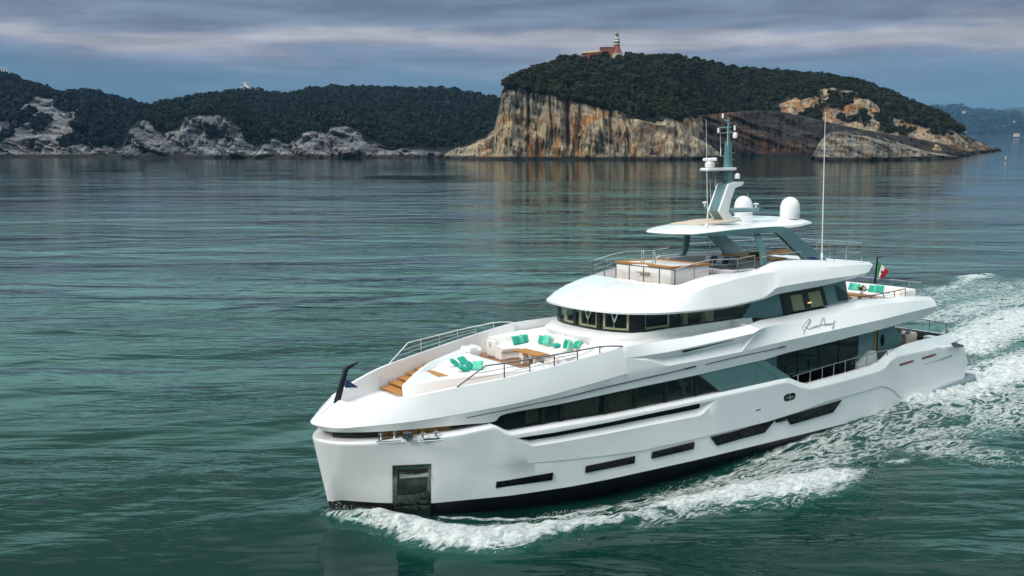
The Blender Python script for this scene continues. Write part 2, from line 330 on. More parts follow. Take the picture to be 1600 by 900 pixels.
for s in (0,):
    tx = [1110.4, 1150, 1194, 1212, 1228, 1235.5, 1270, 1315.3]
    ty = lambda x: np.interp(x, [1110.4, 1150, 1212, 1315.3], [683.1, 673.3, 655.5, 624.7])
    lo = [(1120, 696.3), (1150, 687.6), (1194.4, 675.8), (1212.5, 659.8), (1228, 656.4), (1235.5, 663.4), (1270, 653.5), (1301, 644.4)]
    patch('long_hull_window', M['hullglass'], [(x, float(ty(x))) for x in (1110.4, 1131, 1152)], [(1120, 696.3), (1137, 691.6), (1154, 686.6)], n=6, off=.03)
    patch('long_hull_window', M['hullglass'], [(1152.6, float(ty(1152.6))), (1185, float(ty(1185))), (1211, float(ty(1211)))], [(1154.6, 686.4), (1180, 679.8), (1194.4, 675.8)], n=6, off=.03)
    patch('long_hull_window', M['hullglass'], [(1211.2, float(ty(1211.2))), (1227, float(ty(1227)))], [(1212.5, 660.4), (1227.6, 657)], n=3, off=.03)
    patch('long_hull_window', M['hullglass'], [(1227.3, float(ty(1227.3))), (1270, float(ty(1270))), (1315.3, 624.7)], [(1235.5, 663.4), (1270, 653.5), (1301, 644.4)], n=8, off=.03)
# fairlead hole, slots, seams
fp = patch('fairlead', M['hullglass'], [(1224.5, 619.5), (1229, 616), (1240, 613.4), (1242.6, 615)], [(1225.2, 626), (1229, 627), (1239, 624.6), (1242.2, 621)], n=8)
patch('fairlead_bar', M['steel'], [(1228, 621.2), (1239.5, 618.2)], [(1228, 622.8), (1239.5, 619.8)], off=.03, n=3, parent=fp); patch('fairlead_bar', M['steel'], [(1232.8, 616), (1234.6, 615.6)], [(1233, 625), (1234.8, 624.6)], off=.032, n=3, parent=fp)
patch('scupper', M['line'], [(1181, 640.6), (1188.5, 638.8)], [(1181, 642), (1188.5, 640.2)], n=3)
for q in (([(1405.3, 568.5), (1424, 563.2), (1427, 562.5)], [(1405.6, 572), (1424.5, 566.4), (1427, 565)]), ([(1440.5, 558.4), (1459.5, 552.7), (1462, 552.5)], [(1441, 562), (1460, 556), (1462.3, 554.5)])): patch('stern_slot', M['redwood'], *q, n=5, off=.014)
patch('door_seam', M['line'], [(1444, 569), (1470, 561.5), (1488, 555.2)], [(1444, 569.6), (1470, 562.1), (1488, 555.8)], n=5, off=.006)
# anchor pocket on the bow
ap = patch('anchor_pocket', M['mirror'], [(613.2, 727.6), (643, 726.2), (673.2, 724.6)], [(613.6, 791), (643, 789), (673, 786)], n=8, off=.02)
patch('pocket_skirt', M['mirror'], [(613.6, 792), (643, 790), (673, 787)], [(614.5, 812), (643, 812), (672, 812)], n=6, off=.03, parent=ap)
patch('pocket_recess', M['black'], [(620.6, 734.5), (645, 733.3), (668, 732)], [(620.8, 774), (645, 772.5), (666.6, 768)], n=6, off=.028, parent=ap)
patch('anchor', M['pocket'], [(621.3, 746), (645, 744.5), (666.8, 742.5)], [(621.8, 772), (645, 770.5), (666, 767)], n=6, off=.07, parent=ap)
patch('anchor_fluke', M['steel'], [(622, 739), (645, 741), (666.5, 736.5)], [(622, 746.5), (645, 744.6), (666.8, 743)], n=6, off=.13, parent=ap)

# ---- ledge deck inside the rim, floors
rin = [(p[0], p[1], p[2]) for p in rows[-1]]
i24 = next(i for i, u in enumerate(STN) if u >= 23.75)
dk = MB(); bridge(dk, [(x, y, z) for x, y, z in rin[0:i24]])
dk.build('lower_deck', M['white2'], Y)
fl = MB(); bridge(fl, [(u, float(vE(u)) - .45, 2.28) for u in np.arange(23.5, 38.6, .5)]); fl.build('main_deck', M['teak'], Y)
wl = MB(); wl.sheet([[(shear(u, zRim(u)), float(vE(u)) - .37, zRim(u) - .004) for u in STN if 23.4 < u < 40.6], [(shear(u, 2.2), float(vE(u)) - .42, 2.2) for u in STN if 23.4 < u < 40.6]]).mirror()
wl.sheet([[(23.6, .0, 3.05), (23.6, 4.2, 3.05)], [(23.6, 0, 2.2), (23.6, 4.2, 2.2)]]).mirror()
wl.build('inner_bulwark', M['white2'], Y)
ends = MB(); e0 = [(shear(u, zRim(u)), float(vE(u)) - .36, zRim(u)) for u in (40.25, 41)]; bridge(ends, e0); ends.build('stern_coaming', M['white'], hull)
# ---- swim platform
pf = MB(); p0, p1, p2 = P(1418, 623.5, v=4.12), P(1507, 592.4, v=3.66), P(1533, 589, v=3.3)
pl = [(34.2, 4.05, .62), (36.5, 4.05, .68), (39, 3.86, .74), (40.6, 3.7, .78), (41.6, 3.55, .78), (42.3, 3.2, .78), (42.45, 2, .78), (42.5, 0, .78)]
pf.sheet([[(x, y, z - .02) for x, y, z in pl], [(x, y + (.12 if y > 3.3 else .03), z - .1) for x, y, z in pl], [(x, y + (.04 if y > 3.3 else 0), z - .42) for x, y, z in pl]])
pf.sheet([[(x, y, z - .02) for x, y, z in pl], [(min(x, 41.8), 0, z - .02) for x, y, z in pl]]).mirror()
pfo = pf.build('swim_platform', M['platform'], Y); t_ = MB(); t_.poly([(40.9, 3.2, .78), (41.8, 3.1, .78), (42.2, 2.4, .78), (42.25, -2.4, .78), (41.8, -3.1, .78), (40.9, -3.2, .78)]); t_.build('platform_teak', M['redwood'], pfo)
# stern quarter roller recess
rec = MB(); q = [Ppl(x, y, (38.2, 4.0, 3.6), (39.9, 3.7, 3.3), (40.7, 3.62, 2.4)) for x, y in ((1485, 536.5), (1490, 534.5), (1504, 539), (1506, 540.5), (1502, 542.5), (1494, 543.2), (1489, 542))]
rec.prism([(a, b + .02, c) for a, b, c in q], (0, .03, 0)); rec.mirror(); ro = rec.build('stern_fairlead', M['darksteel'], Y)
rr = MB(); rr.tube([P(1492.5, 541.8, v=3.78), P(1494.5, 533, v=3.8)], .07); rr.tube([P(1489, 535.5, v=3.8), P(1502, 530, v=3.75)], .03); rr.mirror(); rr.build('roller', M['steel'], ro)

# ---------------------------------------------------------------- upper hull
BN = [(0, 0, 3.58), (.06, .3, 3.57), (.17, .52, 3.56), (.33, .8, 3.55), (.55, 1.1, 3.55), (.98, 1.52, 3.58), (1.93, 2.05, 3.64), (3.12, 2.65, 3.73), (4.5, 3.1, 3.84)]
U1 = BN + [P(729, 645, v=3.34), P(765, 638.3, v=3.6), P(800, 631.5, v=3.82), P(871, 614.5, v=4.17), P(942, 594.5, v=4.42), P(978, 584, v=4.5)]
U1b = [P(978, 584, v=4.5), P(1010, 577.5, v=4.56), P(1042, 572.3, v=4.6)]
G_ = [P(1042, 572.3, v=4.6), P(1100, 561.5, v=4.62), P(1159, 549.6, v=4.62)]
U1d = [P(1159, 549.6, v=4.62), P(1180, 543.8, v=4.62), P(1226, 533, v=4.6), P(1300, 516.5, v=4.55), P(1377, 499.4, v=4.35), P(1420, 488.6, v=4.0), P(1464, 478, v=3.6)]
U2 = [(1.12, 0, 4.36), (1.13, .4, 4.36), (1.19, .7, 4.365), (1.3, .92, 4.37), (1.48, 1.1, 4.38), (1.76, 1.3, 4.405), (2.5, 1.85, 4.53), (3.2, 2.28, 4.63), (4.1, 2.72, 4.78), (5.0, 3.02, 4.91), (6.0, 3.3, 5.02), (6.94, 3.55, 5.13), (9.18, 3.96, 5.43), (11.43, 4.2, 5.74), (12.7, 4.31, 5.9)]
U0 = [(.25, 0, 3.33), (.25, .28, 3.33), (.3, .5, 3.33), (.42, .76, 3.33), (.62, 1.04, 3.34), (1.06, 1.42, 3.35), (1.78, 1.9, 3.36), (2.85, 2.42, 3.38), (4.35, 2.98, 3.41), P(729, 663, v=3.26), P(771.6, 658.8, v=3.5), P(790, 646.8, v=3.64), P(871, 632, v=4.09), P(942, 617, v=4.32), P(978, 609.3, v=4.4)]
U0b = [P(978, 609.3, v=4.4), P(1010, 602.6, v=4.45), P(1042, 596, v=4.48)]
U0g = [P(1042, 596, v=4.48), P(1088, 586.2, v=4.5), P(1159, 570, v=4.5)]
U0d = [P(1159, 570, v=4.5), P(1194, 562.2, v=4.5), P(1226, 552.2, v=4.48), P(1300, 534.2, v=4.44), P(1372, 515.8, v=4.28), P(1412, 504.6, v=3.95), P(1456, 491, v=3.55)]
ub = MB(); K = 6
def loft(a, b, k): return [[tuple(np.array(p) * (1 - t) + np.array(q) * t) for p, q in zip(a, b)] for t in np.linspace(0, 1, k + 1)]
ub.sheet([cr(U1, K), [tuple((np.array(a) * .5 + np.array(b) * .5) + np.array([0, .02, .035])) for a, b in zip(cr(U1, K), cr(U2, K))], cr(U2, K)])
lower = [tuple(np.array(a) - np.array([0, .02, .05])) for a in cr(U1, K)]
ub.sheet([cr(U1, K), lower, cr(U0, K)])
for a, b in ((U1b, U0b), (G_, U0g), (U1d, U0d)): ub.sheet(loft(lin(a, 8), lin(b, 8), 3))
# wing above the scoop
Ex = [(978, 560), (1042, 550.4), (1100, 538.2), (1177, 521)]
E_ = [P(978, 560, v=4.43), P(1010, 555.4, v=4.53), P(1042, 550.4, v=4.66), P(1100, 538.2, v=4.7), P(1177, 521, v=4.7)]
TP = [(12.7, 4.31, 5.9), P(1003, 537.6, v=4.32), P(1031, 533.2, v=4.32), P(1080, 525.8, v=4.32), P(1169, 508, v=4.22)]
ub.sheet([lin(E_, 8), [tuple(np.array(a) * .5 + np.array(b) * .5 + np.array([0, .01, .02])) for a, b in zip(lin(E_, 8), lin(TP, 8))], lin(TP, 8)])
C_ = [P(978, 560, v=4.43), P(1012, 563.2, v=4.54), P(1042, 572.3, v=4.6)]
ub.sheet(loft(lin(U1b, 8), lin(C_, 8), 4))
ub.sheet([[E_[0], U1[-1]], [E_[0], TP[0]]]); 
tip = P(1187.5, 514.5, v=4.62)
pk_top = [E_[0]] + E_[1:] + [tip]
pk_bot = [C_[0], C_[1], C_[2], G_[1], G_[2], P(1172, 533, v=4.62)]
mid = [tuple(np.array(a) * .45 + np.array(b) * .55 - np.array([0, w, 0])) for a, b, w in zip(pk_top, pk_bot, (0, .08, .26, .30, .28, .0))]
ub.sheet(loft(lin(pk_top, 8), lin(mid, 8), 4)); ub.sheet(loft(lin(mid, 8), lin(pk_bot, 8), 4))
# panel with the name, and the ledge above it
TD = [TP[-1], P(1188, 500.2, v=3.7), P(1224, 494, v=3.4), P(1294, 480.4, v=3.35), P(1345, 469, v=3.35), P(1424, 463.6, v=3.3), P(1453, 463.6, v=3.2)]
ub.sheet([lin([G_[2], P(1172, 533, v=4.62), tip], 8), lin([U1d[0], tip], 16)])
DM = [tip, P(1198, 511, v=4.4), P(1235, 503.5, v=4.1), P(1300, 491, v=3.95), P(1352, 478.5, v=3.85), P(1428, 470, v=3.65), P(1460, 469.5, v=3.4)]
ub.sheet(loft(lin(U1d, 8), lin(DM, 8), 6)); ub.sheet(loft(lin(DM, 8), lin(TD, 8), 3))
ub.poly([E_[-1], tip, TP[-1]])
ub.mirror()
for row in ([U1d[-1], P(1460, 469.5, v=3.4), TD[-1]],):
    bridge(ub, row); bridge(ub, [U1d[-1], U0d[-1]])
soff = U0g + U0d[1:]; bridge(ub, lin(soff, 8))       # soffit over the side decks and the cockpit
uh = ub.build('upper_hull', M['white'], Y, ang=14)
# floor of the upper deck and closing wall
df = MB(); bridge(df, [(u, 2.9 if u > 23 else 4.1, 5.42 if u < 23 else 5.5) for u in np.arange(13, 37, 1.0)]); df.build('upper_deck', M['teak'], Y)
iw = MB(); iw.sheet([TP, [(x, y - .12, 5.4) for x, y, z in TP]]); iw.sheet([TD, [(x, y - .15, z - .05) for x, y, z in TD], [(x, y - .2, 5.45) for x, y, z in TD]]); iw.poly([TP[-1], (TP[-1][0] + .1, 2.75, 6.2), (TP[-1][0], 2.75, 5.4), (TP[-1][0], 4.1, 5.4)]); iw.mirror(); iw.build('upper_bulwark_lining', M['white2'], Y)
def seam(name, pts, w=1.2, parent=uh, m=None):
    """thin dark line let into the upper hull"""
    mb = MB(); a = [P(x, y, v=v + .012) for x, y, v in pts]; b = [P(x, y + w, v=v + .012) for x, y, v in pts]
    mb.sheet([lin([tuple(np.array(q) - np.array([0, .03, 0])) for q in a], 4), lin(a, 4), lin(b, 4), lin([tuple(np.array(q) - np.array([0, .03, 0])) for q in b], 4)]).mirror(); return mb.build(name, m or M['line'], parent)
seam('light_strip', [(729, 652.6, 3.48), (800, 638.3, 3.87), (871, 623, 4.18), (942, 605.3, 4.39), (1010, 589.8, 4.525), (1042, 582.8, 4.56), (1074, 575, 4.57)]); seam('strip_end', [(1070, 575.6, 4.58), (1088, 571, 4.58)], 2.2)
seam('light_strip', [(1102, 569, 4.575), (1159, 555.3, 4.59), (1200, 547, 4.565), (1228, 540.6, 4.55)]); seam('strip_end', [(1217, 542.6, 4.565), (1228, 540, 4.555)], 2.0)
seam('wing_slot', [(1064, 547.5, 4.53), (1147, 529.6, 4.56)], 2.6, m=M['hullglass']); sl = MB(); sl.sheet([[P(1064, 548, v=4.60), P(1147, 529.6, v=4.62)], [P(1068, 551.2, v=4.58), P(1146, 531, v=4.61)]]); sl.mirror().build('wing_slot', M['black'], uh)
# name, drawn as bent rods on the sloping panel
A3, B3, C3 = P(1226, 533, v=4.6), P(1300, 516.5, v=4.55), P(1260, 498.6, v=4.03)
def sc(pts): return [Ppl(1180 + x / 6.43, 480 + y / 6.43, A3, B3, C3) for x, y in pts]
strokes = [[(485, 278), (492, 250), (505, 222), (520, 190), (533, 160), (545, 135)], [(495, 240), (478, 225), (471, 208), (480, 190), (500, 165), (522, 140), (540, 122), (553, 124), (556, 140), (545, 165), (525, 190), (505, 205), (498, 206)], [(505, 205), (522, 214), (540, 222), (556, 226)],
           [(556, 200), (560, 212), (572, 212), (580, 194), (582, 210), (590, 206)], [(600, 188), (592, 200), (598, 206), (608, 190), (608, 202)], [(612, 184), (612, 200), (620, 184), (626, 182), (628, 192)],
           [(630, 210), (645, 185), (660, 150), (672, 120), (683, 104), (690, 112), (694, 140), (698, 172), (702, 186)], [(645, 184), (665, 180), (690, 178), (708, 176)],
           [(712, 164), (714, 180), (722, 168), (724, 180), (732, 166)], [(745, 162), (738, 174), (744, 178), (752, 164), (753, 176)], [(762, 158), (764, 172), (776, 166), (788, 150), (802, 134)], [(798, 140), (790, 170), (785, 200), (778, 220), (776, 205), (786, 186)]]
nm = MB()
for s_ in strokes:
    p = cr([tuple(np.array(q) + np.array([0, .012, .012])) for q in sc(s_)], 4); nm.tube(p, .015, 5)
nm.build('name_lettering', M['script'], uh)

# ---- mooring gap at the bow: lining, teak panels, bollards
gap = MB(); i7 = [i for i, u in enumerate(STN) if .2 < u < 6.6]
def gw(u, off): return max(.05, float(vE(u)) - off)
us = list(np.arange(.45, 6.9, .2))
gap.sheet([[(u + .25, gw(u, .62), 2.9) for u in us], [(u + .25, gw(u, .62), 3.6) for u in us]]).mirror(); gap.build('mooring_gap_lining', M['black'], Y)
def gapx(x, y=682): p = S(x, y, lambda u: gw(u, .6)); return p
tk = MB(); us2 = [u for u in np.arange(1.95, 4.75, .15)]
tk.sheet([[(u + .2, gw(u, .595), 2.95) for u in us2], [(u + .2, gw(u, .595), 3.58) for u in us2]]).mirror(); tko = tk.build('mooring_panel', M['wood'], Y)
for px, w in ((607, 26), (672, 26)):
    for sgn in (1, -1):
        c = P(px, 684.5, z=3.06); c = (c[0] + .02, (c[1] - .05) * sgn, 3.02); mb = MB(); du = .38; dv = .16 * sgn
        mb.box((c[0] - .42, c[1] - .06, 3.0), (c[0] + .42, c[1] + .06, 3.03))
        for k in (-.3, .26): mb.lathe([(.08, .03), (.055, .08), (.05, .24), (.075, .27), (.075, .30), (.04, .31)], (c[0] + k, c[1], 3.02), 12)
        mb.tube([(c[0] - .42, c[1], 3.23), (c[0] - .16, c[1], 3.23)], .03); mb.tube([(c[0] + .12, c[1], 3.23), (c[0] + .42, c[1], 3.23)], .03)
        ang = math.atan2(.2, 1) * sgn
        mb.xf(lambda x, y, z, c=c, s=sgn: (c[0] + (x - c[0]) * .95 - (y - c[1]) * .22 * s, c[1] + (y - c[1]) * .95 + (x - c[0]) * .22 * s, z))
        o = mb.build('bollard', M['steel'], Y)
        p0, p1 = P(px - 19.5, 690.8, z=2.99), P(px + 19.5, 688.4 - (0 if px < 640 else .6), z=3.02); m2 = MB(); m2.tube([(p0[0], p0[1] * sgn, 3.0), (p1[0], p1[1] * sgn, 3.02)], .028); m2.build('rubbing_bar', M['steel'], o)
c = P(638, 677, z=3.3); mb = MB(); mb.lathe([(.22, -.05), (.24, 0), (.12, .05), (.12, .12), (.2, .17), (.1, .2)], (c[0], c[1] - .05, 3.15), 14); mb.v += []; mb.mirror(); mb.build('capstan', M['darksteel'], Y)

# ---- main saloon: recessed window band
mainw = MB(); wu = list(np.arange(6.0, 19.4, .3))
def vW(u): return float(vE(u)) - .34
gz0 = lambda u: float(zT(u)) - .02
g0 = ztab([(693, 668), (760, 659.5)], vW); 
mw = MB(); mw.sheet([[(u, vW(u), gz0(u)) for u in wu], [(u, vW(u) + .02, 4.35) for u in wu]]).mirror(); mwo = mw.build('saloon_window', M['glass_dark'], Y)
for x in (849, 877, 946, 993, 1040, 1087):
    ms = MB(); p = S(x, 640, vW); u = p[0]; ms.box((u - .11, vW(u) - .06, 3.0), (u + .11, vW(u) + .03, 4.35)); ms.mirror().build('window_post', M['black'], mwo)
inn = MB(); inn.sheet([[(u, vW(u) - 1.3, 2.9) for u in wu], [(u, vW(u) - 1.3, 4.4) for u in wu]]); inn.sheet([[(u, vW(u) - 1.3, 3.04) for u in wu], [(u, vW(u) - .02, 3.04) for u in wu]]); inn.mirror().build('saloon_interior', M['interior'], mwo)
for x0, x1 in ((826, 846), (882, 940), (954, 992), (1086, 1092)):
    c = MB(); a, b = S(x0, 640, vW)[0], S(x1, 625, vW)[0]; r0_, r1_ = [], []
    for k in range(int((b - a) / .045) + 2):
        u = a + k * .045; y = vW(u) - .22 + .05 * math.sin(k * 1.25) + .02 * math.sin(k * .37); r0_.append((u, y, 3.05)); r1_.append((u, y, 4.33))
    c.sheet([r0_, r1_]).mirror().build('curtain', M['curtain'], mwo)
q = P(1068, 612, v=3.75); vz = MB(); vz.lathe([(.1, 0), (.14, .1), (.08, .3), (.1, .34)], (q[0], q[1], 3.06), 10)
for k in range(30): a = Vector(rng.normal(size=3)) * .16; vz.tube([(q[0], q[1], 3.4), (q[0] + a.x, q[1] + a.y, 3.62 + abs(a.z))], [.02, .05], 4)
vz.build('flower_vase', M['pale'], mwo)
# grey green fin closing the window band
fin = MB(); fa = [P(1093, 585.4, v=4.46), P(1194.5, 562.8, v=4.46), P(1237, 590.6, v=4.44), P(1129, 613.4, v=4.44)]
fin.prism(fa, (0, -.5, 0)).mirror(); fo = fin.build('side_fin', M['teal'], Y, bev=.02)
fb = MB(); fb.prism([P(1181, 566.5, v=4.47), P(1194.5, 562.8, v=4.47), P(1237, 590.6, v=4.45), P(1221, 594, v=4.45)], (0, .012, 0)).mirror(); fb.build('fin_edge', M['teal'], fo)
# ---- main deck house behind the side deck
hs = MB(); hv_ = 3.42
xs = [19.0, 23.0, 26, 28.6]
hu = [P(x, y, v=hv_)[0] for x, y in ((1213, 570), (1341, 540), (1368, 530), (1386, 525), (1412, 530))]
hs.box((18.6, -hv_ + .25, 2.2), (hu[1], hv_ - .9, 2.5)); 
w = MB(); w.sheet([[(hu[0], hv_, 2.25), (hu[1], hv_, 2.25)], [(hu[0], hv_, 4.9), (hu[1], hv_, 4.9)]]).mirror(); wo = w.build('sliding_glass_wall', M['glass_aft'], Y)
for k in range(1, 4):
    hm = MB(); u = lerp(hu[0], hu[1], k / 4); hm.box((u - .04, hv_ - .03, 2.3), (u + .04, hv_ + .03, 4.85)); hm.mirror().build('glass_mullion', M['black'], wo)
hi_ = MB(); hi_.sheet([[(18.5, 1.6, 2.25), (hu[1], 1.6, 2.25)], [(18.5, 1.6, 5), (hu[1], 1.6, 5)]]); hi_.sheet([[(18.5, 1.6, 2.26), (hu[1], 1.6, 2.26)], [(18.5, 3.4, 2.26), (hu[1], 3.4, 2.26)]]); hi_.mirror().build('saloon_wall', M['interior'], wo)
tw0 = MB(); tw0.box((18.6, hv_ - .12, 2.25), (hu[0], hv_ + .02, 4.9)); tw0.mirror().build('forward_deckhouse_side', M['teal'], Y); tw = MB(); tw.box((hu[2] + .15, hv_ - .2, 2.25), (hu[3], hv_ + .05, 4.95))
tw.prism([(hu[3], hv_ + .03, 4.95), (hu[3] + .35, hv_ + .03, 4.95), P(1412, 531.5, v=hv_ + .03), P(1408, 534.5, v=hv_ + .03), (hu[3], hv_ + .03, 3.1)], (0, -.12, 0)); tw.mirror(); tww = tw.build('deckhouse_side', M['teal'], Y); tw2 = MB(); tw2.box((hu[1], hv_ - .2, 2.25), (hu[2] - .12, hv_ + .012, 4.95)); tw2.mirror().build('deckhouse_panel', M['teal'], tww)
dm = MB(); dm.box((hu[2] - .12, hv_ - .25, 2.25), (hu[2] + .02, hv_ + .04, 4.95)).mirror().build('door_frame', M['wood'], tww)
pp = MB(); pc = P(1379, 531, v=hv_ + .06); pp.lathe([(.17, -.02), (.2, 0), (.17, .02)], (0, 0, 0), 16); pp.xf(lambda x, y, z: (pc[0] + x, pc[1] + z, pc[2] + y * 1.7)); pp.mirror().build('porthole', M['hullglass'], tww)
st = MB(); st.prism([P(1342, 577, v=3.7), P(1342, 571, v=3.7), P(1361, 549, v=3.7), P(1369, 548, v=3.7), P(1372, 566, v=3.7)], (0, -.25, 0)).mirror(); st.build('side_deck_steps', M['white2'], Y)
# ---------------------------------------------------------------- wheelhouse
WP = [(13.6, 0), (13.63, .7), (13.73, 1.4), (13.92, 2.0), (14.15, 2.45), (14.45, 2.78), (14.9, 2.92), (15.6, 2.95), (17.3, 2.93), (19.5, 2.92), (P(1160, 496, v=2.92)[0], 2.92)]
WPs = cr([(x, y, 0) for x, y in WP], 6)
gzb = lambda u: 6.13 + (u - 14) * .004; gzt = 7.1
wg = MB(); wg.sheet([[(x, y, gzb(x)) for x, y, _ in WPs], [(x + .0, y, gzt) for x, y, _ in WPs]])
wg.mirror(); wh = wg.build('wheelhouse_window', M['glass_wheel'], Y)
fr = MB()
def strip(z0, z1, off=.02): 
    fr.sheet([[(x - off * .9, y + off * .5, z0(x)) for x, y, _ in WPs], [(x - off * .9, y + off * .5, z1(x)) for x, y, _ in WPs]])
strip(lambda u: gzb(u) - .03, lambda u: gzb(u) + .09); strip(lambda u: gzt - .1, lambda u: gzt)
def onwp(px, py):
    """column of the window ring seen at a pixel"""
    best = None
    for (x, y, _) in WPs:
        z = 6.6; q = MB_ @ (np.array([x, -y, z]) - CB); X = 800 + F * q[0] / q[2]; d = abs(X - px)
        if best is None or d < best[0]: best = (d, x, y)
    return best
def ring_slice(px0, px1):
    out = []
    for (x, y, _) in [q for q in [(a, -b, 0) for a, b, c in WPs[::-1]][:-1] + WPs]:
        q = MB_ @ (np.array([x, -y, 6.6]) - CB); X = 800 + F * q[0] / q[2]
        if y < -2.7 and x > 14.5: continue
        if px0 <= X <= px1: out.append((x, y))
    return out
for a, b in ((872, 877), (896, 902), (932, 938.5), (983, 1005)):
    sl_ = ring_slice(a, b)
    if len(sl_) < 2:
        c = min([(abs(800 + F * (MB_ @ (np.array([x, -y, 6.6]) - CB))[0] / (MB_ @ (np.array([x, -y, 6.6]) - CB))[2] - (a + b) / 2), x, y) for x, y, _ in WPs + [(x, -y, 0) for x, y, _ in WPs if x < 14.6]])
        fr.box((c[1] - .05, c[2] - .12, gzb(14)), (c[1] + .05, c[2] + .12, gzt)); continue
    fr.sheet([[(x - .02, y + (.012 if y > 0 else -.012), gzb(x)) for x, y in sl_], [(x - .02, y + (.012 if y > 0 else -.012), gzt) for x, y in sl_]])
n_ = len(fr.v)
for x in (15.05, 17.25): fr.box((x - .05, 2.9, 6.1), (x + .05, 2.955, gzt)); fr.box((x - .05, -2.955, 6.1), (x + .05, -2.9, gzt))
fr.sheet([[(x - .02, -y - .012, gzb(x) - .03) for x, y, _ in WPs], [(x - .02, -y - .012, gzb(x) + .09) for x, y, _ in WPs]])
fr.build('window_frame', M['black'], wh)
cf = MB()
def cream(px0, px1):
    s = ring_slice(px0, px1)
    if len(s) < 3: return
    ins = [(x + .07 - .05 * (x > 14.8), y * .975, 0) for x, y in s]
    cf.sheet([[(x, y, gzb(x) + .09) for x, y, _ in ins], [(x, y, gzb(x) + .17) for x, y, _ in ins], [(x + .1, y * .97, gzb(x) + .17) for x, y, _ in ins]])
    for k in (0, -1):
        j = ins[k]; j2 = ins[1 if k == 0 else -2]; w_ = np.array(j2) - np.array(j); w_ = w_ / np.linalg.norm(w_) * .11; e_ = np.array(j) + w_
        cf.sheet([[(j[0], j[1], 6.2), (j[0], j[1], 7.1)], [(e_[0], e_[1], 6.2), (e_[0], e_[1], 7.1)], [(e_[0] + .1, e_[1] * .96, 6.2), (e_[0] + .1, e_[1] * .96, 7.1)]])
for a, b in ((878, 897), (903, 933), (940, 983), (1005, 1051)): cream(a, b)
cf.build('cream_surround', M['cream'], wh)
it = MB(); it.box((15.0, -2.4, 5.5), (15.7, 2.4, 6.45), .1); it.box((16.5, -1.1, 5.6), (17.1, -.5, 6.9), .1); it.box((16.5, .5, 5.6), (17.1, 1.1, 6.9), .1); it.box((18.6, -2.8, 5.5), (18.8, .8, 7.1)); it.box((14.4, -2.6, 5.5), (22, 2.6, 5.6))
it.build('helm_console', M['interior'], wh)
cb = MB(); cb.box((19.3, 2.3, 6.0), (19.9, 2.6, 7.1)); cb.build('curtain', M['curtain'], wh); cb = MB(); cb.box((17.9, 2.45, 6.1), (18.15, 2.6, 7.1)); cb.build('curtain', M['curtain'], wh)
wp_ = MB()                                                      # pantograph wipers
for px in (884, 913, 958, 964):
    s = ring_slice(px - 4, px + 4)
    if not s: continue
    x, y = s[len(s) // 2]
wipers = [(884, 0), (920, 0), (961, 0)]
for px, _ in wipers:
    s = ring_slice(px - 6, px + 6); x, y = s[len(s) // 2]
    wp_ = MB()
    for d in (-.28, .28):
        wp_.tube([(x - .06, y + d, 7.12), (x - .08, y + d * .15, 6.62)], .018); wp_.tube([(x - .06, y + d * .8, 7.12), (x - .08, y + d * .05, 6.60)], .012)
    wp_.tube([(x - .09, y, 6.78), (x - .09, y, 6.3)], .02); wp_.build('wiper', M['steel'], wh)
# apron below the glass and sloping coachroof in front
AP1 = [(12.75, 0), (12.8, .8), (12.95, 1.7), (13.25, 2.3), (13.7, 2.72), (14.4, 2.98), (15.2, 3.02), (17, 3.02), (22.2, 3.0)]
GB = [(13.58, 0), (13.62, .8), (13.78, 1.6), (14.0, 2.2), (14.25, 2.6), (14.6, 2.85), (15.2, 2.94), (17, 2.95), (22.2, 2.94)]
ap_ = MB(); K = 5
ga = cr([(x, y, gzb(x) + .01) for x, y in GB], K); g1 = cr([(x, y, 5.93 + max(0, x - 14.4) * .02) for x, y in AP1], K); g2 = cr([(x + .03, y + .02, 5.78 + max(0, x - 14.4) * .02) for x, y in AP1], K)
ap_.sheet([ga, [tuple(np.array(a) * .5 + np.array(b) * .5 + np.array([-.02, 0, .05])) for a, b in zip(ga, g1)], g1, g2])
CR1 = [(12.9, 0, 5.62), (12.9, .9, 5.62), (12.95, 1.8, 5.6), (12.85, 2.6, 5.6), (12.8, 3.2, 5.56), (13.2, 3.85, 5.52), (14.6, 4.1, 5.52), (17, 4.12, 5.5), (22, 4.1, 5.5)]
ap_.sheet([g2, cr(CR1, K)]); ap_.sheet([[(11.0, 2.9, 5.44), (11.6, 2.84, 5.5), (12.2, 2.6, 5.56), (12.6, 2.0, 5.6), (12.95, 1.5, 5.62)], [(11.0, 4.02, 5.36), (11.6, 4.06, 5.4), (12.2, 4.1, 5.45), (13.0, 4.12, 5.5), (13.2, 3.85, 5.52)]]); ap_.sheet([[(11.0, 2.9, 5.44), (11.0, 4.02, 5.36)], [(10.95, 2.9, 4.64), (10.95, 4.0, 4.64)]]); ap_.mirror(); wb = ap_.build('wheelhouse_base', M['white2'], Y)
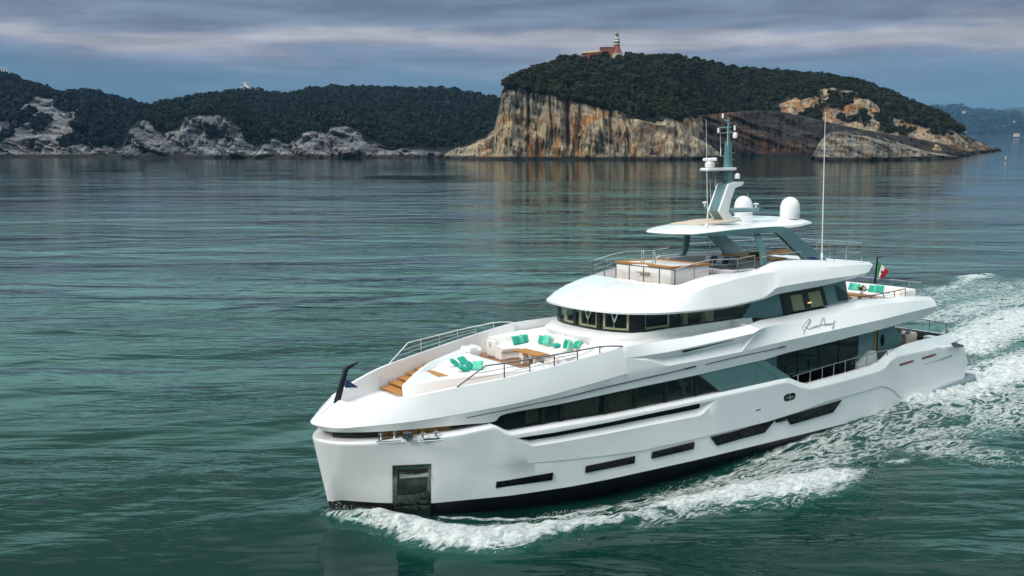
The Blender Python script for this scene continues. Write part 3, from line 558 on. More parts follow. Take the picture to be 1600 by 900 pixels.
# upper saloon sides
us_ = MB(); hvu = 2.98
ul = [P(x, y, v=hvu)[0] for x, y in ((1162, 490), (1221, 475), (1292, 462), (1303, 460))]
def up(x, y, v=hvu): return P(x, y, v=v)
us_.prism([up(1160, 497), up(1177, 468), up(1222, 447), up(1320, 432), up(1327, 476), up(1300, 482), up(1226, 497)], (0, -.3, 0)).mirror(); ush = us_.build('upper_saloon_side', M['teal'], Y)
uw = MB(); q4 = [up(1218, 459.6, hvu + .02), up(1285.5, 447.5, hvu + .02), up(1294.4, 479.6, hvu + .02), up(1224.5, 493.2, hvu + .02)]
uw.poly(q4).mirror(); uwo = uw.build('upper_saloon_window', M['black'], ush)
def inq(s, t): a, b, c, d = map(np.array, q4); return tuple((a * (1 - s) + b * s) * (1 - t) + (d * (1 - s) + c * s) * t)
def winpanel(name, m, s0, s1, t0, t1, off):
    mb = MB(); mb.poly([(p[0], p[1] + off, p[2]) for p in (inq(s0, t0), inq(s1, t0), inq(s1, t1), inq(s0, t1))]).mirror(); return mb.build(name, m, ush)
for s0, s1, m in ((.05, .5, 'interior'), (.54, .95, 'interior'), (.22, .47, 'curtain'), (.62, .90, 'curtain')): winpanel('window_room' if m == 'interior' else 'curtain', M[m], s0, s1, .09 if m == 'interior' else .16, .88, .008 if m == 'interior' else .016)
lampm = mat('lamp_glow', (.9, .6, .3), .5); lampm.node_tree.nodes['Principled BSDF'].inputs['Emission Color'].default_value = (1, .6, .25, 1); lampm.node_tree.nodes['Principled BSDF'].inputs['Emission Strength'].default_value = 1.2
winpanel('table_lamp', lampm, .56, .65, .60, .66, .024); winpanel('window_pane', M['glass_wheel'], .03, .97, .06, .92, .04)
lv = MB(); A_, B_, C__ = up(1303.5, 446, hvu + .02), up(1310, 470.5, hvu + .02), up(1333, 467, hvu + .02); D_ = up(1308, 445.5, hvu + .02)
for k in range(9):
    t = (k + .25) / 9; t2 = t + .07
    a, b = np.array(A_) * (1 - t) + np.array(B_) * t, np.array(D_) * (1 - t) + np.array(C__) * t; a2, b2 = np.array(A_) * (1 - t2) + np.array(B_) * t2, np.array(D_) * (1 - t2) + np.array(C__) * t2
    lv.poly([tuple(a), tuple(b), tuple(b2 + np.array([0, .03, 0])), tuple(a2 + np.array([0, .03, 0]))])
lv.mirror().build('louvre', M['black'], ush)

# ---------------------------------------------------------------- sun deck shell (roof of the wheelhouse)
LIP = [(13.0, 0, 7.18), (13.09, 1.1, 7.18), (13.36, 2.15, 7.17), (13.74, 2.85, 7.16), (14.38, 3.5, 7.15), (15.5, 4.02, 7.13), (17.3, 4.2, 7.11), (19.4, 4.17, 7.13), P(1180, 468.5, v=4.08), P(1194, 464.5, v=4.05), P(1206, 456, v=4.02), P(1221, 447.8, v=3.96), P(1290, 436.5, v=3.8), P(1341, 429, v=3.6), P(1357.5, 425, v=3.4)]
MID = [(14.5, 0, 7.84), (14.6, 1.1, 7.83), (14.75, 2.2, 7.80), (15.05, 2.95, 7.77), (15.7, 3.4, 7.74), (16.9, 3.72, 7.78), P(1103, 449.5, v=3.75), P(1140, 438.8, v=3.66), P(1172, 431.5, v=3.62), P(1189, 427.6, v=3.6), P(1212, 425, v=3.58), P(1245, 422, v=3.55), P(1300, 417.2, v=3.45), P(1345, 413.6, v=3.3), P(1364, 413.5, v=3.15)]
RNG = [(16.7, 0, 8.18), (16.7, 1.2, 8.18), (16.75, 2.3, 8.18), (16.88, 2.95, 8.18), (17.15, 3.08, 8.2), (18.0, 3.1, 8.36), P(1112.8, 429.3, v=3.08), P(1150, 426.5, v=3.1), P(1178, 421, v=3.1), P(1190, 417, v=3.12), P(1208, 409.5, v=3.1), P(1235, 406.6, v=3.05), P(1275, 406.3, v=3.0), P(1330, 408.6, v=2.9), P(1357, 410, v=2.75)]
LL = [tuple(np.array(p) - np.array([0, .03, .09])) for p in LIP[:9]] + [P(1197, 466.5, v=3.98), P(1208, 462, v=3.94), P(1221, 458.3, v=3.88), P(1287, 446, v=3.7), P(1330, 435.5, v=3.5), P(1352, 429, v=3.3)]
rf = MB(); K = 5
lip, md_, rg_, ll = cr(LIP, K), cr(MID, K), cr(RNG, K), cr(LL, K)
h1 = [tuple(np.array(a) * .5 + np.array(b) * .5 + np.array([-.03, .02, .05]) * max(0, min(1, (16.5 - a[0]) / 2))) for a, b in zip(lip, md_)]
h2 = [tuple(np.array(a) * .5 + np.array(b) * .5 + np.array([-.02, .01, .03])) for a, b in zip(md_, rg_)]
rf.sheet([ll, lip, h1, md_]); rf.sheet([md_, h2, rg_])
rf.sheet([rg_, [(x + (.1 if x < 17 else 0), y * .955, min(z, 8.35 if x > 26 else 7.9)) for x, y, z in rg_]])
rf.mirror(); 
for rowz in (ll,): bridge(rf, rowz)
bridge(rf, [LL[-1], LIP[-1], MID[-1], RNG[-1]])
sunr = rf.build('sun_deck_shell', M['white'], Y, ang=17)
sf = MB(); sf.poly([(16.75, -2.9, 7.96), (16.75, 2.9, 7.96), (25.2, 2.95, 7.96), (25.2, -2.95, 7.96)]); sf.build('sun_deck_floor', M['teak'], Y)
sf2 = MB(); sf2.box((27.4, -2.9, 7.9), (RNG[-1][0] - .05, 2.9, 8.36)); sf2.build('aft_sun_deck', M['white2'], Y)
bz = MB(); c = P(1268, 402, v=2.95); bz.prism([P(1263.5, 405.8, v=2.98), P(1266, 401.5, v=2.98), P(1274, 401.6, v=2.98), P(1279.5, 405.5, v=2.98)], (0, -.4, 0)); bz.build('deck_light_cowl', M['navy'], sunr)
# ---- whirlpool tub
tb = MB(); tb.box((17.55, -1.98, 7.9), (20.2, 1.98, 8.84), .05); to = tb.build('whirlpool_tub', M['white2'], Y)
rim = MB(); zz = 8.845
outer = [(17.5, -2.05), (20.25, -2.05), (20.25, 2.05), (17.5, 2.05)]; 
def frame(mb, o, i, z0, z1):
    n = len(o); mb.sheet([[(x, y, z0) for x, y in o], [(x, y, z1) for x, y in o], [(x, y, z1) for x, y in i], [(x, y, z0) for x, y in i], [(x, y, z0) for x, y in o]], True)
inner = [(17.75, -1.82), (20.0, -1.82), (20.0, 1.82), (17.75, 1.82)]
ob = [(17.5, -2.05), (20.25, -2.05), (20.25, 2.05), (17.5, 2.05), (17.5, .45), (17.8, .3), (17.8, -.5), (17.5, -.8)]; ib = [(17.78, -1.8), (20.05, -1.8), (20.05, 1.85), (17.85, 1.85), (17.85, .6), (18.05, .42), (18.05, -.62), (17.78, -.95)]
frame(rim, ob, ib, zz, zz + .06); rim.build('tub_rim', M['wood'], to)
wt = MB(); wt.poly([(17.7, -1.9, zz + .012), (20.1, -1.9, zz + .012), (20.1, 1.9, zz + .012), (17.7, 1.9, zz + .012)]); wt.build('tub_cover', M['white2'], to)
for y in (-.42, .42):
    hb = MB(); hb.tube([(17.95, y - .09, zz), (17.95, y - .09, 9.42), (17.95, y - .045, 9.5), (17.95, y + .045, 9.5), (17.95, y + .09, 9.42), (17.95, y + .09, zz)], .03); hb.build('grab_bar', M['steel'], to)
sp_ = MB(); sp_.box((17.3, -.15, 8.48), (17.56, .6, 8.53)); sp_.box((17.1, -.35, 8.02), (17.56, .65, 8.07)); sp_.build('step', M['tan'], to)
# ---- sun deck rails
def rail(name, pts, h, parent, posts=True, mids=(), r=.022, m='steel', lean=(0, 0), cap=.028):
    mb = MB(); topl = [(p[0] + lean[0], p[1] + lean[1], p[2] + h) for p in pts]; mb.tube(topl, cap)
    for f in mids: mb.tube([(p[0] + lean[0] * f, p[1] + lean[1] * f, p[2] + h * f) for p in pts], .012)
    if posts:
        for p, t in zip(pts, topl): mb.tube([p, t], r)
    return mb.build(name, M[m], parent)
FRr = [(16.88, v, 8.16) for v in (-3.0, -2.1, -1.2, -.2, .85, 1.95, 3.0)]
rail('front_rail', FRr, .72, sunr, m='darksteel', r=.03, cap=.03)
prt = [(16.88, 3.0, 8.16), P(1084.5, 435.5, v=3.04), P(1112.8, 429.3, v=3.06), P(1152, 427.5, v=3.06), P(1179, 422, v=3.06)]
rail('side_rail', prt, .72, sunr, mids=(.33, .66)); rail('side_rail', [(a, -b, c) for a, b, c in prt], .72, sunr, mids=(.33, .66))
hrail = [P(1190, 416, v=3.0), P(1205, 411, v=3.0), P(1252, 406, v=3.0)]; rail('coaming_rail', hrail, .42, sunr, posts=True)
ar = [P(1303, 409, v=2.7), P(1322.5, 409.5, v=2.7), (RNG[-1][0] - .35, 2.55, 8.38), (RNG[-1][0] - .3, 1.5, 8.38), (RNG[-1][0] - .3, .4, 8.38), (RNG[-1][0] - .3, -.8, 8.38), (RNG[-1][0] - .3, -1.9, 8.38), (RNG[-1][0] - .35, -2.6, 8.38), (28.6, -2.75, 8.4), (27, -2.85, 8.4), (25.3, -2.95, 8.4), (23.5, -3.0, 8.4)]
rail('aft_rail', ar, 1.02, sunr, mids=(.5,))
rail('aft_rail', [P(1275, 407, v=2.7), P(1303, 409, v=2.7)], 1.0, sunr)
# ---- sun deck furniture
sofa = MB(); zf = 7.97
sf_pts = [(21.6, -2.6), (23.2, -2.75), (24.6, -2.6), (25.2, -1.9), (25.2, -.6)]
def sofa_path(mb, pts, depth, seat, back, bt=.22, side=1):
    """seat and backrest swept along a path; the back runs on the path, the seat on its inner side"""
    p = [np.array(q, float) for q in cr([(x, y, 0) for x, y in pts], 4)]; rows = []
    bk_ = back
    for i, q in enumerate(p):
        back = bk_(i / (len(p) - 1)) if callable(bk_) else bk_
        t = p[min(i + 1, len(p) - 1)] - p[max(i - 1, 0)]; t /= np.linalg.norm(t); n = np.array([-t[1], t[0], 0]) * side
        prof = [(0, 0), (-.03, back - .06), (.03, back), (bt - .05, back - .02), (bt, back - .1), (bt + .03, seat + .06), (bt + .08, seat), (depth - .08, seat - .01), (depth, seat - .08), (depth - .02, seat - .2), (depth - .1, seat - .22), (depth - .1, 0)]
        rows.append([tuple(q + n * a + np.array([0, 0, b])) for a, b in prof])
    mb.sheet(rows); mb.poly(rows[0][::-1]); mb.poly(rows[-1]); return mb
sofa_path(sofa, [(x, y) for x, y in sf_pts], .95, .45, .85); sofa.xf(lambda x, y, z: (x, y, z + zf)); so = sofa.build('sun_deck_sofa', M['grey_soft'], Y)
so2 = MB(); sofa_path(so2, [(22.6, 2.7), (21.1, 2.75), (20.9, 1.6), (20.9, .6)], .8, .42, .62); so2.xf(lambda x, y, z: (x, y, z + zf)); so2.build('sun_deck_sofa', M['grey_soft'], Y)
cw_ = MB(); a1_ = [(19.9, -3.0), (21.5, -3.1), (23.4, -3.12), (25.6, -3.05)]
cw_.sheet([[(x, y, 7.95) for x, y in a1_], [(x, y, 8.3 + .62 * min(1, (x - 19.8) / 1.8)) for x, y in a1_], [(x, y + .2, 8.3 + .62 * min(1, (x - 19.8) / 1.8)) for x, y in a1_], [(x, y + .22, 7.95) for x, y in a1_]]); cw_.build('sun_deck_coaming', M['white'], Y)
br = MB(); bp_ = [P(1205, 395, v=1.2), P(1245, 391.5, v=1.2)]
br.box((24.4, -.2, zf), (25.1, 2.2, 8.82), .06); br.box((26.3, -2.0, zf), (27.3, 2.6, 8.7), .1); bo = br.build('sun_deck_bar', M['grey_soft'], Y)
bt_ = MB(); bt_.prism([(24.2, -1.0, 8.9), (24.0, 1.0, 8.86), (24.5, 2.4, 8.84), (25.4, 2.4, 8.86), (25.3, .9, 8.9), (25.6, -.9, 8.95)], (0, 0, .07)); bt_.prism([P(1166.5, 394.5, v=.9), P(1195, 393, v=.9), P(1181, 405, v=.9)], (0, .05, 0)); bt_.build('bar_top', M['wood'], bo)
wr_ = MB(); wr_.sheet([[P(x, y, v=-.4) for x, y in ((1196, 398), (1204, 392.5), (1222, 390), (1246, 392))], [P(x, y, v=-.4) for x, y in ((1196, 401.5), (1204, 398), (1222, 395), (1246, 395.5))], [tuple(np.array(P(x, y, v=-.4)) + np.array([.5, -.3, 0])) for x, y in ((1196, 401.5), (1204, 398), (1222, 395), (1246, 395.5))]]); wr_.build('bar_front', M['wood'], bo)

# ---------------------------------------------------------------- hard top, arches, mast
ht = MB()
HL = [(18.4, 0, 10.40), (18.5, .7, 10.40), (18.9, 1.25, 10.39), (19.4, 1.72, 10.38), (20.1, 2.18, 10.37), (20.9, 2.38, 10.36), (22.7, 2.45, 10.36), (24.6, 2.45, 10.48), (26.0, 2.42, 10.52), (27.2, 2.3, 10.60), (27.75, 1.95, 10.62), (27.9, 0, 10.62)]
K = 4; hl = cr(HL, K)
def ins(p, d, dz):
    x, y, z = p; cx = 23.2; return (x + (cx - x) * d, y * (1 - d * 1.0), z + dz)
ht.sheet([[ins(p, .28, .0) for p in hl], [ins(p, .03, -.05) for p in hl], hl, [ins(p, .012, .10) for p in hl], [ins(p, .10, .22) for p in hl], [ins(p, .30, .36) for p in hl], [ins(p, .33, .36) for p in hl], [ins(p, .36, .30) for p in hl]])
ht.mirror(); bridge(ht, [ins(p, .28, .0) for p in hl]); bridge(ht, [ins(p, .36, .30) for p in hl]); hto = ht.build('hard_top', M['white'], Y, ang=26)
cv = MB(); cv.prism([(20.3, -.9, 10.72), (20.3, 1.0, 10.72), (22.4, 1.35, 10.84), (23.3, 1.2, 10.86), (23.3, -1.1, 10.86), (22.4, -1.2, 10.84)], (0, 0, .06)); cv.build('sunroof_cover', M['beige'], hto)
nb = MB(); q = P(1103.5, 357, v=1.6); nb.lathe([(.06, -.1), (.05, .08), (.08, .1), (.08, .2), (.03, .24)], q, 8); nb.build('navigation_lamp', M['radome'], hto)
def ribbon(mb, ou, inn_, v0, v1, w):
    n = len(ou); a = [P(*p, v=lerp(v0, v1, k / (n - 1))) for k, p in enumerate(ou)]; b = [P(*p, v=lerp(v0, v1, k / (n - 1))) for k, p in enumerate(inn_)]
    a, b = cr(a, 3), cr(b, 3); a2 = [(x, y - w, z) for x, y, z in a]; b2 = [(x, y - w, z) for x, y, z in b]
    mb.sheet([a, b, b2, a2, a]); mb.poly([a[0], b[0], b2[0], a2[0]]); mb.poly([a[-1], b[-1], b2[-1], a2[-1]]); return mb
ac = MB(); ribbon(ac, [(1086, 366.5), (1117, 363), (1150, 359), (1185, 356), (1205, 354.5), (1221, 354.2), (1235, 359), (1255, 376), (1281, 396.5), (1294, 408)], [(1090, 368.4), (1117, 368.2), (1150, 367.4), (1185, 365), (1200, 363.2), (1211, 363), (1221, 370), (1238, 387), (1254, 402), (1256, 408)], 2.47, 2.9, .22)
ac.mirror(); aco = ac.build('arch', M['teal'], hto, ang=40)
sp2 = MB(); ribbon(sp2, [(1179.5, 362), (1184, 378), (1190, 398), (1191.5, 416)], [(1186.5, 362), (1192, 378), (1197.5, 398), (1198.5, 415)], 2.45, 2.98, .14); sp2.mirror(); sp2.build('strut', M['teal'], hto, ang=40)
# mast
ms_ = MB(); wv = .42
prof = [(1123.5, 330), (1138.5, 287.5), (1148, 284.5), (1154.5, 284), (1163, 284), (1160.5, 289.5), (1149, 294), (1143, 311), (1139, 330), (1145, 338.5), (1158, 340), (1155, 344), (1133, 344.8)]
pr_ = [P(x, y, v=wv) for x, y in prof]; ms_.prism(pr_, (0, -.12, 0)); ms_.mirror(); mo = ms_.build('mast_cheek', M['white'], Y, bev=.02)
mo.name = 'mast'; 
mc = MB(); core = [P(x, y, v=wv) for x, y in ((1123, 330), (1138, 287), (1150, 282), (1154, 286), (1146, 300), (1139, 325), (1141, 345), (1133, 345))]
mc.prism([(x, wv - .125, z) for x, y, z in core], (0, -2 * wv + .25, 0)); mc.build('mast_core', M['teal'], mo, bev=.02)
ax = P(1135.5, 250, v=0)
pl_ = MB(); zb0 = P(1137, 290, v=0)[2]; zb1 = P(1137, 221, v=0)[2]; zt1 = P(1138, 183, v=0)[2]; pu = P(1138, 240, v=0)[0]
def taper(mb, u, z0, z1, a0, b0, a1, b1, sl=0):
    r0 = [(u + x * a0, y * b0, z0) for x, y in ((-1, -.6), (-.6, -1), (.6, -1), (1, -.6), (1, .6), (.6, 1), (-.6, 1), (-1, .6))]; r1 = [(u + sl + x * a1, y * b1, z1) for x, y in ((-1, -.6), (-.6, -1), (.6, -1), (1, -.6), (1, .6), (.6, 1), (-.6, 1), (-1, .6))]
    mb.sheet([r0, r1], True); mb.poly(r0[::-1]); mb.poly(r1)
taper(pl_, pu, zb0, zb1, .24, .22, .17, .15, -.02); taper(pl_, pu, zb1, zt1, .075, .075, .05, .05, -.04)
for z, w_ in ((P(1135, 199, v=0)[2], .42), (P(1135, 207.5, v=0)[2], .55)):
    pl_.tube([(pu - .1, -w_ - .15, z), (pu - .1, 0, z), (pu - .1, w_ * .7, z)], .03)
pl_.tube([(pu - .05, -.55, zb1 - .75), (pu - .05, .0, zb1 - .75)], .03); pl_.tube([(pu, -.35, zt1 - .12), (pu, 0, zt1 - .2)], .03)
for z in (zb1 - .6, zb1 - .95): pl_.tube([(pu, -.3, z), (pu, .42, z)], .02)
pl_.build('mast_pole', M['teal'], mo)
rp = MB(); z = P(1125, 267, v=0)[2]; rp.prism([(pu - 1.75, -.32, z), (pu - 1.9, 0, z + .02), (pu - 1.75, .32, z), (pu + .2, .42, z + .02), (pu + .2, -.42, z + .02)], (0, 0, .15)); rp.build('radar_platform', M['white'], mo, bev=.03)
rd = MB(); u0 = pu - 1.35; rd.lathe([(.16, 0), (.24, .05), (.26, .2), (.2, .3), (.08, .34), (.08, .38)], (u0, 0, z + .16), 14); rdo = rd.build('radar', M['radome'], mo)
rb = MB(); rb.box((-.09, -.62, 0), (.09, .62, .17), .05); ca, sa = math.cos(R(16)), math.sin(R(16)); rb.xf(lambda x, y, zq: (u0 + x * ca - y * sa, x * sa + y * ca, z + .5 + zq)); rb.build('scanner_bar', M['radome'], rdo)
cam_ = MB(); q = P(1148.5, 211.5, v=.45); cam_.lathe([(.05, -.16), (.11, -.12), (.125, 0), (.09, .12), (.05, .16)], q, 12); cam_.build('camera_dome', M['radome'], mo)
for (x, y, v) in ((1148, 200, .45), (1122.5, 203.5, -.5), (1129.5, 181, -.35)):
    q = P(x, y, v=v); l = MB(); l.lathe([(.05, -.12), (.06, -.02), (.04, .02), (.06, .05), (.05, .12)], q, 8); l.build('navigation_lamp', M['radome'], mo)
sl2 = MB(); q = P(1152, 275, v=.35); sl2.lathe([(.14, -.14), (.15, 0), (.12, .1), (.05, .14)], q, 12); sl2.build('searchlight', M['radome'], mo)
hn = MB(); q = P(1131, 277, v=0)
for dy in (-.2, 0, .2): hn.tube([(q[0] - .3, q[1] + dy, q[2] - .02), (q[0], q[1] + dy, q[2])], [.09, .03], 8); hn.tube([(q[0] - .1, q[1] + dy, q[2] - .3), (q[0] - .05, q[1] + dy, q[2] + .15)], .03)
hn.build('horn', M['darksteel'], mo)
ca_ = MB(); za = P(1165, 328, v=.9)[2]
pa = P(1139, 328.5, v=.3); pb = P(1189, 327.5, v=1.95)
def arm(mb, a, b, r): 
    rows = []
    for q, k in ((a, 1), (b, .95)): rows.append([(q[0] + x * r * k, q[1], q[2] + y * r * k * .8) for x, y in ((-1, -.5), (-.6, -1), (.6, -1), (1, -.5), (1, .5), (.6, 1), (-.6, 1), (-1, .5))])
    mb.sheet(rows, True); mb.poly(rows[0][::-1]); mb.poly(rows[1])
arm(ca_, pa, pb, .15); ca_.mirror(); cao = ca_.build('mast_crossarm', M['teal'], mo)
for s in (1, -1):
    g = MB(); g.lathe([(.05, 0), (.04, .1), (.14, .16), (.16, .2), (.04, .24)], (pb[0] - .2, s * (pb[1] - .15), pb[2] + .1), 10); g.build('antenna_puck', M['radome'], cao)
for s in (1, -1):
    d = MB(); d.lathe([(.28, .0), (.30, .09), (.45, .11), (.50, .2), (.515, .42), (.51, .68), (.47, .9), (.375, 1.08), (.235, 1.2), (.09, 1.25), (.02, 1.26)], (26.5, s * 1.62, 10.78), 28); d.build('satellite_dome', M['radome'], hto, ang=50)
def whip(x0, y0, x1, y1, v, r=.02, parent=None):
    a, b = P(x0, y0, v=v), P(x1, y1, v=v); w = MB(); w.tube([a, tuple(np.array(a) * .5 + np.array(b) * .5), b], [r, r * .75, r * .35], 6); w.lathe([(r * 2, -.02), (r * 1.8, .3), (r, .34)], a, 8); return w.build('whip_antenna', M['radome'], parent or hto)
whip(1105.5, 343, 1103.3, 187, -1.2); whip(1111, 330, 1109.5, 278, -1.0, .012); whip(1118, 300, 1117.3, 280, -.8, .012); whip(1168, 330, 1168.5, 301, -1.0, .014)
whip(1284, 405.5, 1289.6, 175, 2.9, .034, sunr); whip(1126, 242, 1125, 198, -.5, .014, mo); whip(1137, 242, 1136.5, 198, .1, .016, mo)
# ---------------------------------------------------------------- foredeck
U2c = cr(U2, 5)
fw = MB()
capi = [(x + (.10 if y < 1.2 else .03), max(0, y - (.0 if y < .1 else .16)), z + .0) for x, y, z in U2c]
fw.sheet([U2c, [(x, y, z + .012) for x, y, z in capi], [(x + (.04 if y < 1.2 else 0), max(0, y - .05), 4.62 if x > 8.2 else 3.86) for x, y, z in capi]])
TPi = lin([TP[0], TP[1], TP[2]], 2)
fw.mirror(); fwo = fw.build('foredeck_bulwark_lining', M['white2'], Y)
fd = MB(); us = np.arange(.9, 8.3, .3); vb2 = tab([q[0] for q in U2c], [q[1] for q in U2c])
bridge(fd, [(u, max(.05, float(vb2(u)) - .1), 3.87) for u in us]); fd.build('fore_deck', M['white2'], Y)
fd2 = MB(); bridge(fd2, [(u, float(vb2(min(u, 12.6))) - .1, 4.64) for u in np.arange(7.5, 13.4, .3)]); fd2.build('lounge_deck', M['teak'], Y)
# moulded hump with the sun pad
HP = [(4.05, 0, 4.58), (4.3, .22, 4.66), (5.2, .92, 4.87), (6.2, 1.65, 5.02), (7.2, 2.2, 5.10), (8.2, 2.66, 5.18), (9.1, 3.05, 5.28), (9.45, 3.2, 5.3), (9.52, 3.1, 5.3), (9.5, 2.45, 5.3)]
hp = MB(); K = 4; o_ = cr(HP, K)
def inset(p, d): return (p[0] + (.5 * d if p[0] < 9.3 else -.25 * d), max(0, p[1] - d), p[2])
base = [(x + .06 if x < 5 else x, y + .03, 3.86 if x < 7.4 else 4.64) for x, y, z in o_]
hp.sheet([base, [(x + .02, y, z - .07) for x, y, z in o_], [inset((x, y, z), .06) for x, y, z in o_], [inset((x, y, z + .01), .2) for x, y, z in o_], [(lambda q: (q[0], q[1], min(4.78 + .09 * (q[0] - 5.6), q[2] - .05)))(inset((x, y, z), .33)) for x, y, z in o_]])
hp.mirror(); hpo = hp.build('sun_pad_moulding', M['white'], Y)
pd = MB(); padl = [(6.15, 0), (6.18, .85), (6.5, 1.25), (7.0, 1.6), (7.8, 2.0), (8.5, 2.3), (8.62, 1.4), (8.62, 0)]
pdr = cr([(x, y, 0) for x, y in padl], 3)
zp_ = lambda x: 4.90 + .055 * (x - 5.8)
pd.sheet([[(x, y, 4.66) for x, y, _ in pdr], [(x, y, zp_(x) - .05) for x, y, _ in pdr], [(x + (7.3 - x) * .03, y * .975, zp_(x)) for x, y, _ in pdr], [(7.4, 0, zp_(7.4) + .01) for _ in pdr]])
pd.mirror(); pdo = pd.build('sun_pad', M['soft'], hpo)
hb2 = MB(); bridge(hb2, [(4.2, .1, 4.62), (4.6, .35, 4.68), (5.2, .75, 4.765), (6.0, 1.3, 4.80), (7.2, 1.95, 4.92), (8.8, 2.5, 5.06)]); hb2.build('moulding_top', M['white'], hpo)
ts = MB(); t0, t1, t2, t3 = P(665, 578.5, z=4.82), P(677, 579, z=4.82), P(709, 589.5, z=4.82), P(708.5, 593.5, z=4.82); t4 = P(697, 593.5, z=4.82); ts.prism([(a, b, 4.79) for a, b, c in (t0, t1, t2, t3, t4)], (0, 0, .035)); ts.build('teak_step', M['wood'], hpo)
bl_ = MB(); bl_.box((8.9, 2.4, 4.64), (9.53, 3.22, 5.29), .07).mirror(); bl_.build('coaming_block', M['white'], hpo)
for s in (1, -1):
    k = MB(); k.lathe([(.13, -.01), (.15, 0), (.13, .012)], (0, 0, 0), 18); k.xf(lambda x, y, z: (9.535 + z, s * 2.75 + y, 5.03 + x)); k.build('loudspeaker', M['grey_soft'], hpo)
# stairs on both sides
for s in (1, -1):
    for k in range(6):
        u = 4.55 + k * .52; vi = float(np.interp(u, [4.05, 4.3, 5.2, 6.2, 7.2, 8.2], [0, .22, .92, 1.65, 2.2, 2.66])) + .02; vo = float(vb2(u)) - .2; z = 3.98 + k * .125
        t = MB(); t.prism([(u - .22, vi * s, z), (u + .34, (vi + .3) * s, z), (u + .34, vo * s, z), (u - .22, (vo - .12) * s, z)], (0, 0, .05)); t.build('stair_tread', M['wood'], fwo)
    rs = MB(); rs.prism([(4.4, .35 * s, 3.86), (7.6, 2.3 * s, 3.86), (7.6, 3.3 * s, 3.86), (4.6, 2.5 * s, 3.86)], (0, 0, .06)); rs.build('stair_base', M['white2'], fwo)
# locker doors on the bulwark lining (starboard, seen from inside)
def lin_panel(name, m, px, v, off=.03):
    mb = MB(); q = [P(x, y, v=v) for x, y in px]; mb.prism(q, (0, off, 0)); return mb.build(name, m, fwo)
nl = MB(); nl.tube([P(542, 612, v=-1.55), P(560, 602, v=-1.85), P(595, 586.5, v=-2.55)], .02); nl.tube([P(595, 586.5, v=-2.55), P(597, 627, v=-2.45)], .02); nl.build('locker_seam', M['grey_soft'], fwo)
hz = MB(); hz.prism([P(570, 629, v=-1.95), P(592, 621, v=-2.38), P(594, 629, v=-2.36)], (0, .03, 0)); hz.build('hawse_opening', M['black'], fwo)
dl = MB(); q0, q1, q2, q3 = P(603, 594, v=-2.62), P(615, 589.5, v=-2.85), P(616, 608, v=-2.8), P(604, 613, v=-2.58); dl.tube([q0, q1, q2, q3, q0], .012, 4); dl.tube([P(613.5, 599.5, v=-2.78), P(615.5, 599, v=-2.78)], .035); dl.build('locker_door', M['grey_soft'], fwo)
# rails on the bulwark
ur = tab([x for x, y, z in U2c] + [TP[1][0], TP[2][0]], [y for x, y, z in U2c] + [TP[1][1], TP[2][1]]); zr_ = tab([x for x, y, z in U2c] + [TP[1][0], TP[2][0]], [z for x, y, z in U2c] + [TP[1][2], TP[2][2]])
def onb(u): return (u, float(ur(u)) - .06, float(zr_(u)) + .01)
for s, nm_ in ((1, 'darksteel'), (-1, 'steel')):
    posts = [6.94, 8.06, 9.18, 10.3, 11.43]; tp_ = [(5.0, 0), (6.16, .66), (6.94, .60), (8.06, .53), (9.18, .46), (10.3, .37), (11.43, .28), (12.0, .18), (12.63, .03)]
    mb = MB(); pt = [(lambda q: (q[0], q[1] * s, q[2] + h))(onb(u)) for u, h in tp_]; mb.tube(pt, .032)
    for u, h in tp_[2:7]: q = onb(u); mb.tube([(q[0], q[1] * s, q[2]), (q[0], q[1] * s, q[2] + h)], .028)
    for f, a in ((.33, 5.45), (.66, 5.85)):
        mb.tube([(lambda q: (q[0], q[1] * s, q[2] + max(0, h * f)))(onb(u)) for u, h in [(a, .62)] + tp_[2:6]], .012)
    mb.build('fore_rail', M[nm_], uh)
# jack staff with pennant
js = MB(); a, b, c = P(525, 632.5, v=0), P(541, 573.5, v=0), P(560.5, 566.5, v=0)
js.prism([tuple(np.array(a) + np.array([-.12, .09, 0])), tuple(np.array(a) + np.array([.12, .09, 0])), tuple(np.array(b) + np.array([.09, .06, -.05])), tuple(np.array(b) + np.array([-.06, .06, 0]))], (0, -.16, 0))
js.prism([tuple(np.array(b) + np.array([-.06, .05, 0])), tuple(np.array(b) + np.array([.1, .05, -.12])), c, tuple(np.array(c) + np.array([0, 0, .05]))], (0, -.1, 0)); js.lathe([(.2, -.05), (.19, .02), (.12, .06)], a, 12)
jo = js.build('jack_staff', M['black'], uh, bev=.01)
pn = MB(); pa_, pb_, pc_ = P(541.5, 592.5, v=0), P(538.5, 606, v=0), P(557.5, 603.5, v=-.15)
def flag_sheet(mb, a, b, c, d, amp=.05, n=10):
    a, b, c, d = map(np.array, (a, b, c, d)); rows = []
    for i in range(n + 1):
        t = i / n; p, q = a * (1 - t) + c * t, b * (1 - t) + d * t; w = np.array([0, amp * math.sin(t * 7) * min(1, 2 * t), 0]); rows.append([tuple(p * (1 - s) + q * s + w * (1 + .4 * math.sin(s * 3))) for s in np.linspace(0, 1, 6)])
    mb.sheet(rows); return mb
flag_sheet(pn, pa_, pb_, pc_, tuple(np.array(pc_) + np.array([0, 0, -.06]))); pn.build('pennant', M['navy'], jo)

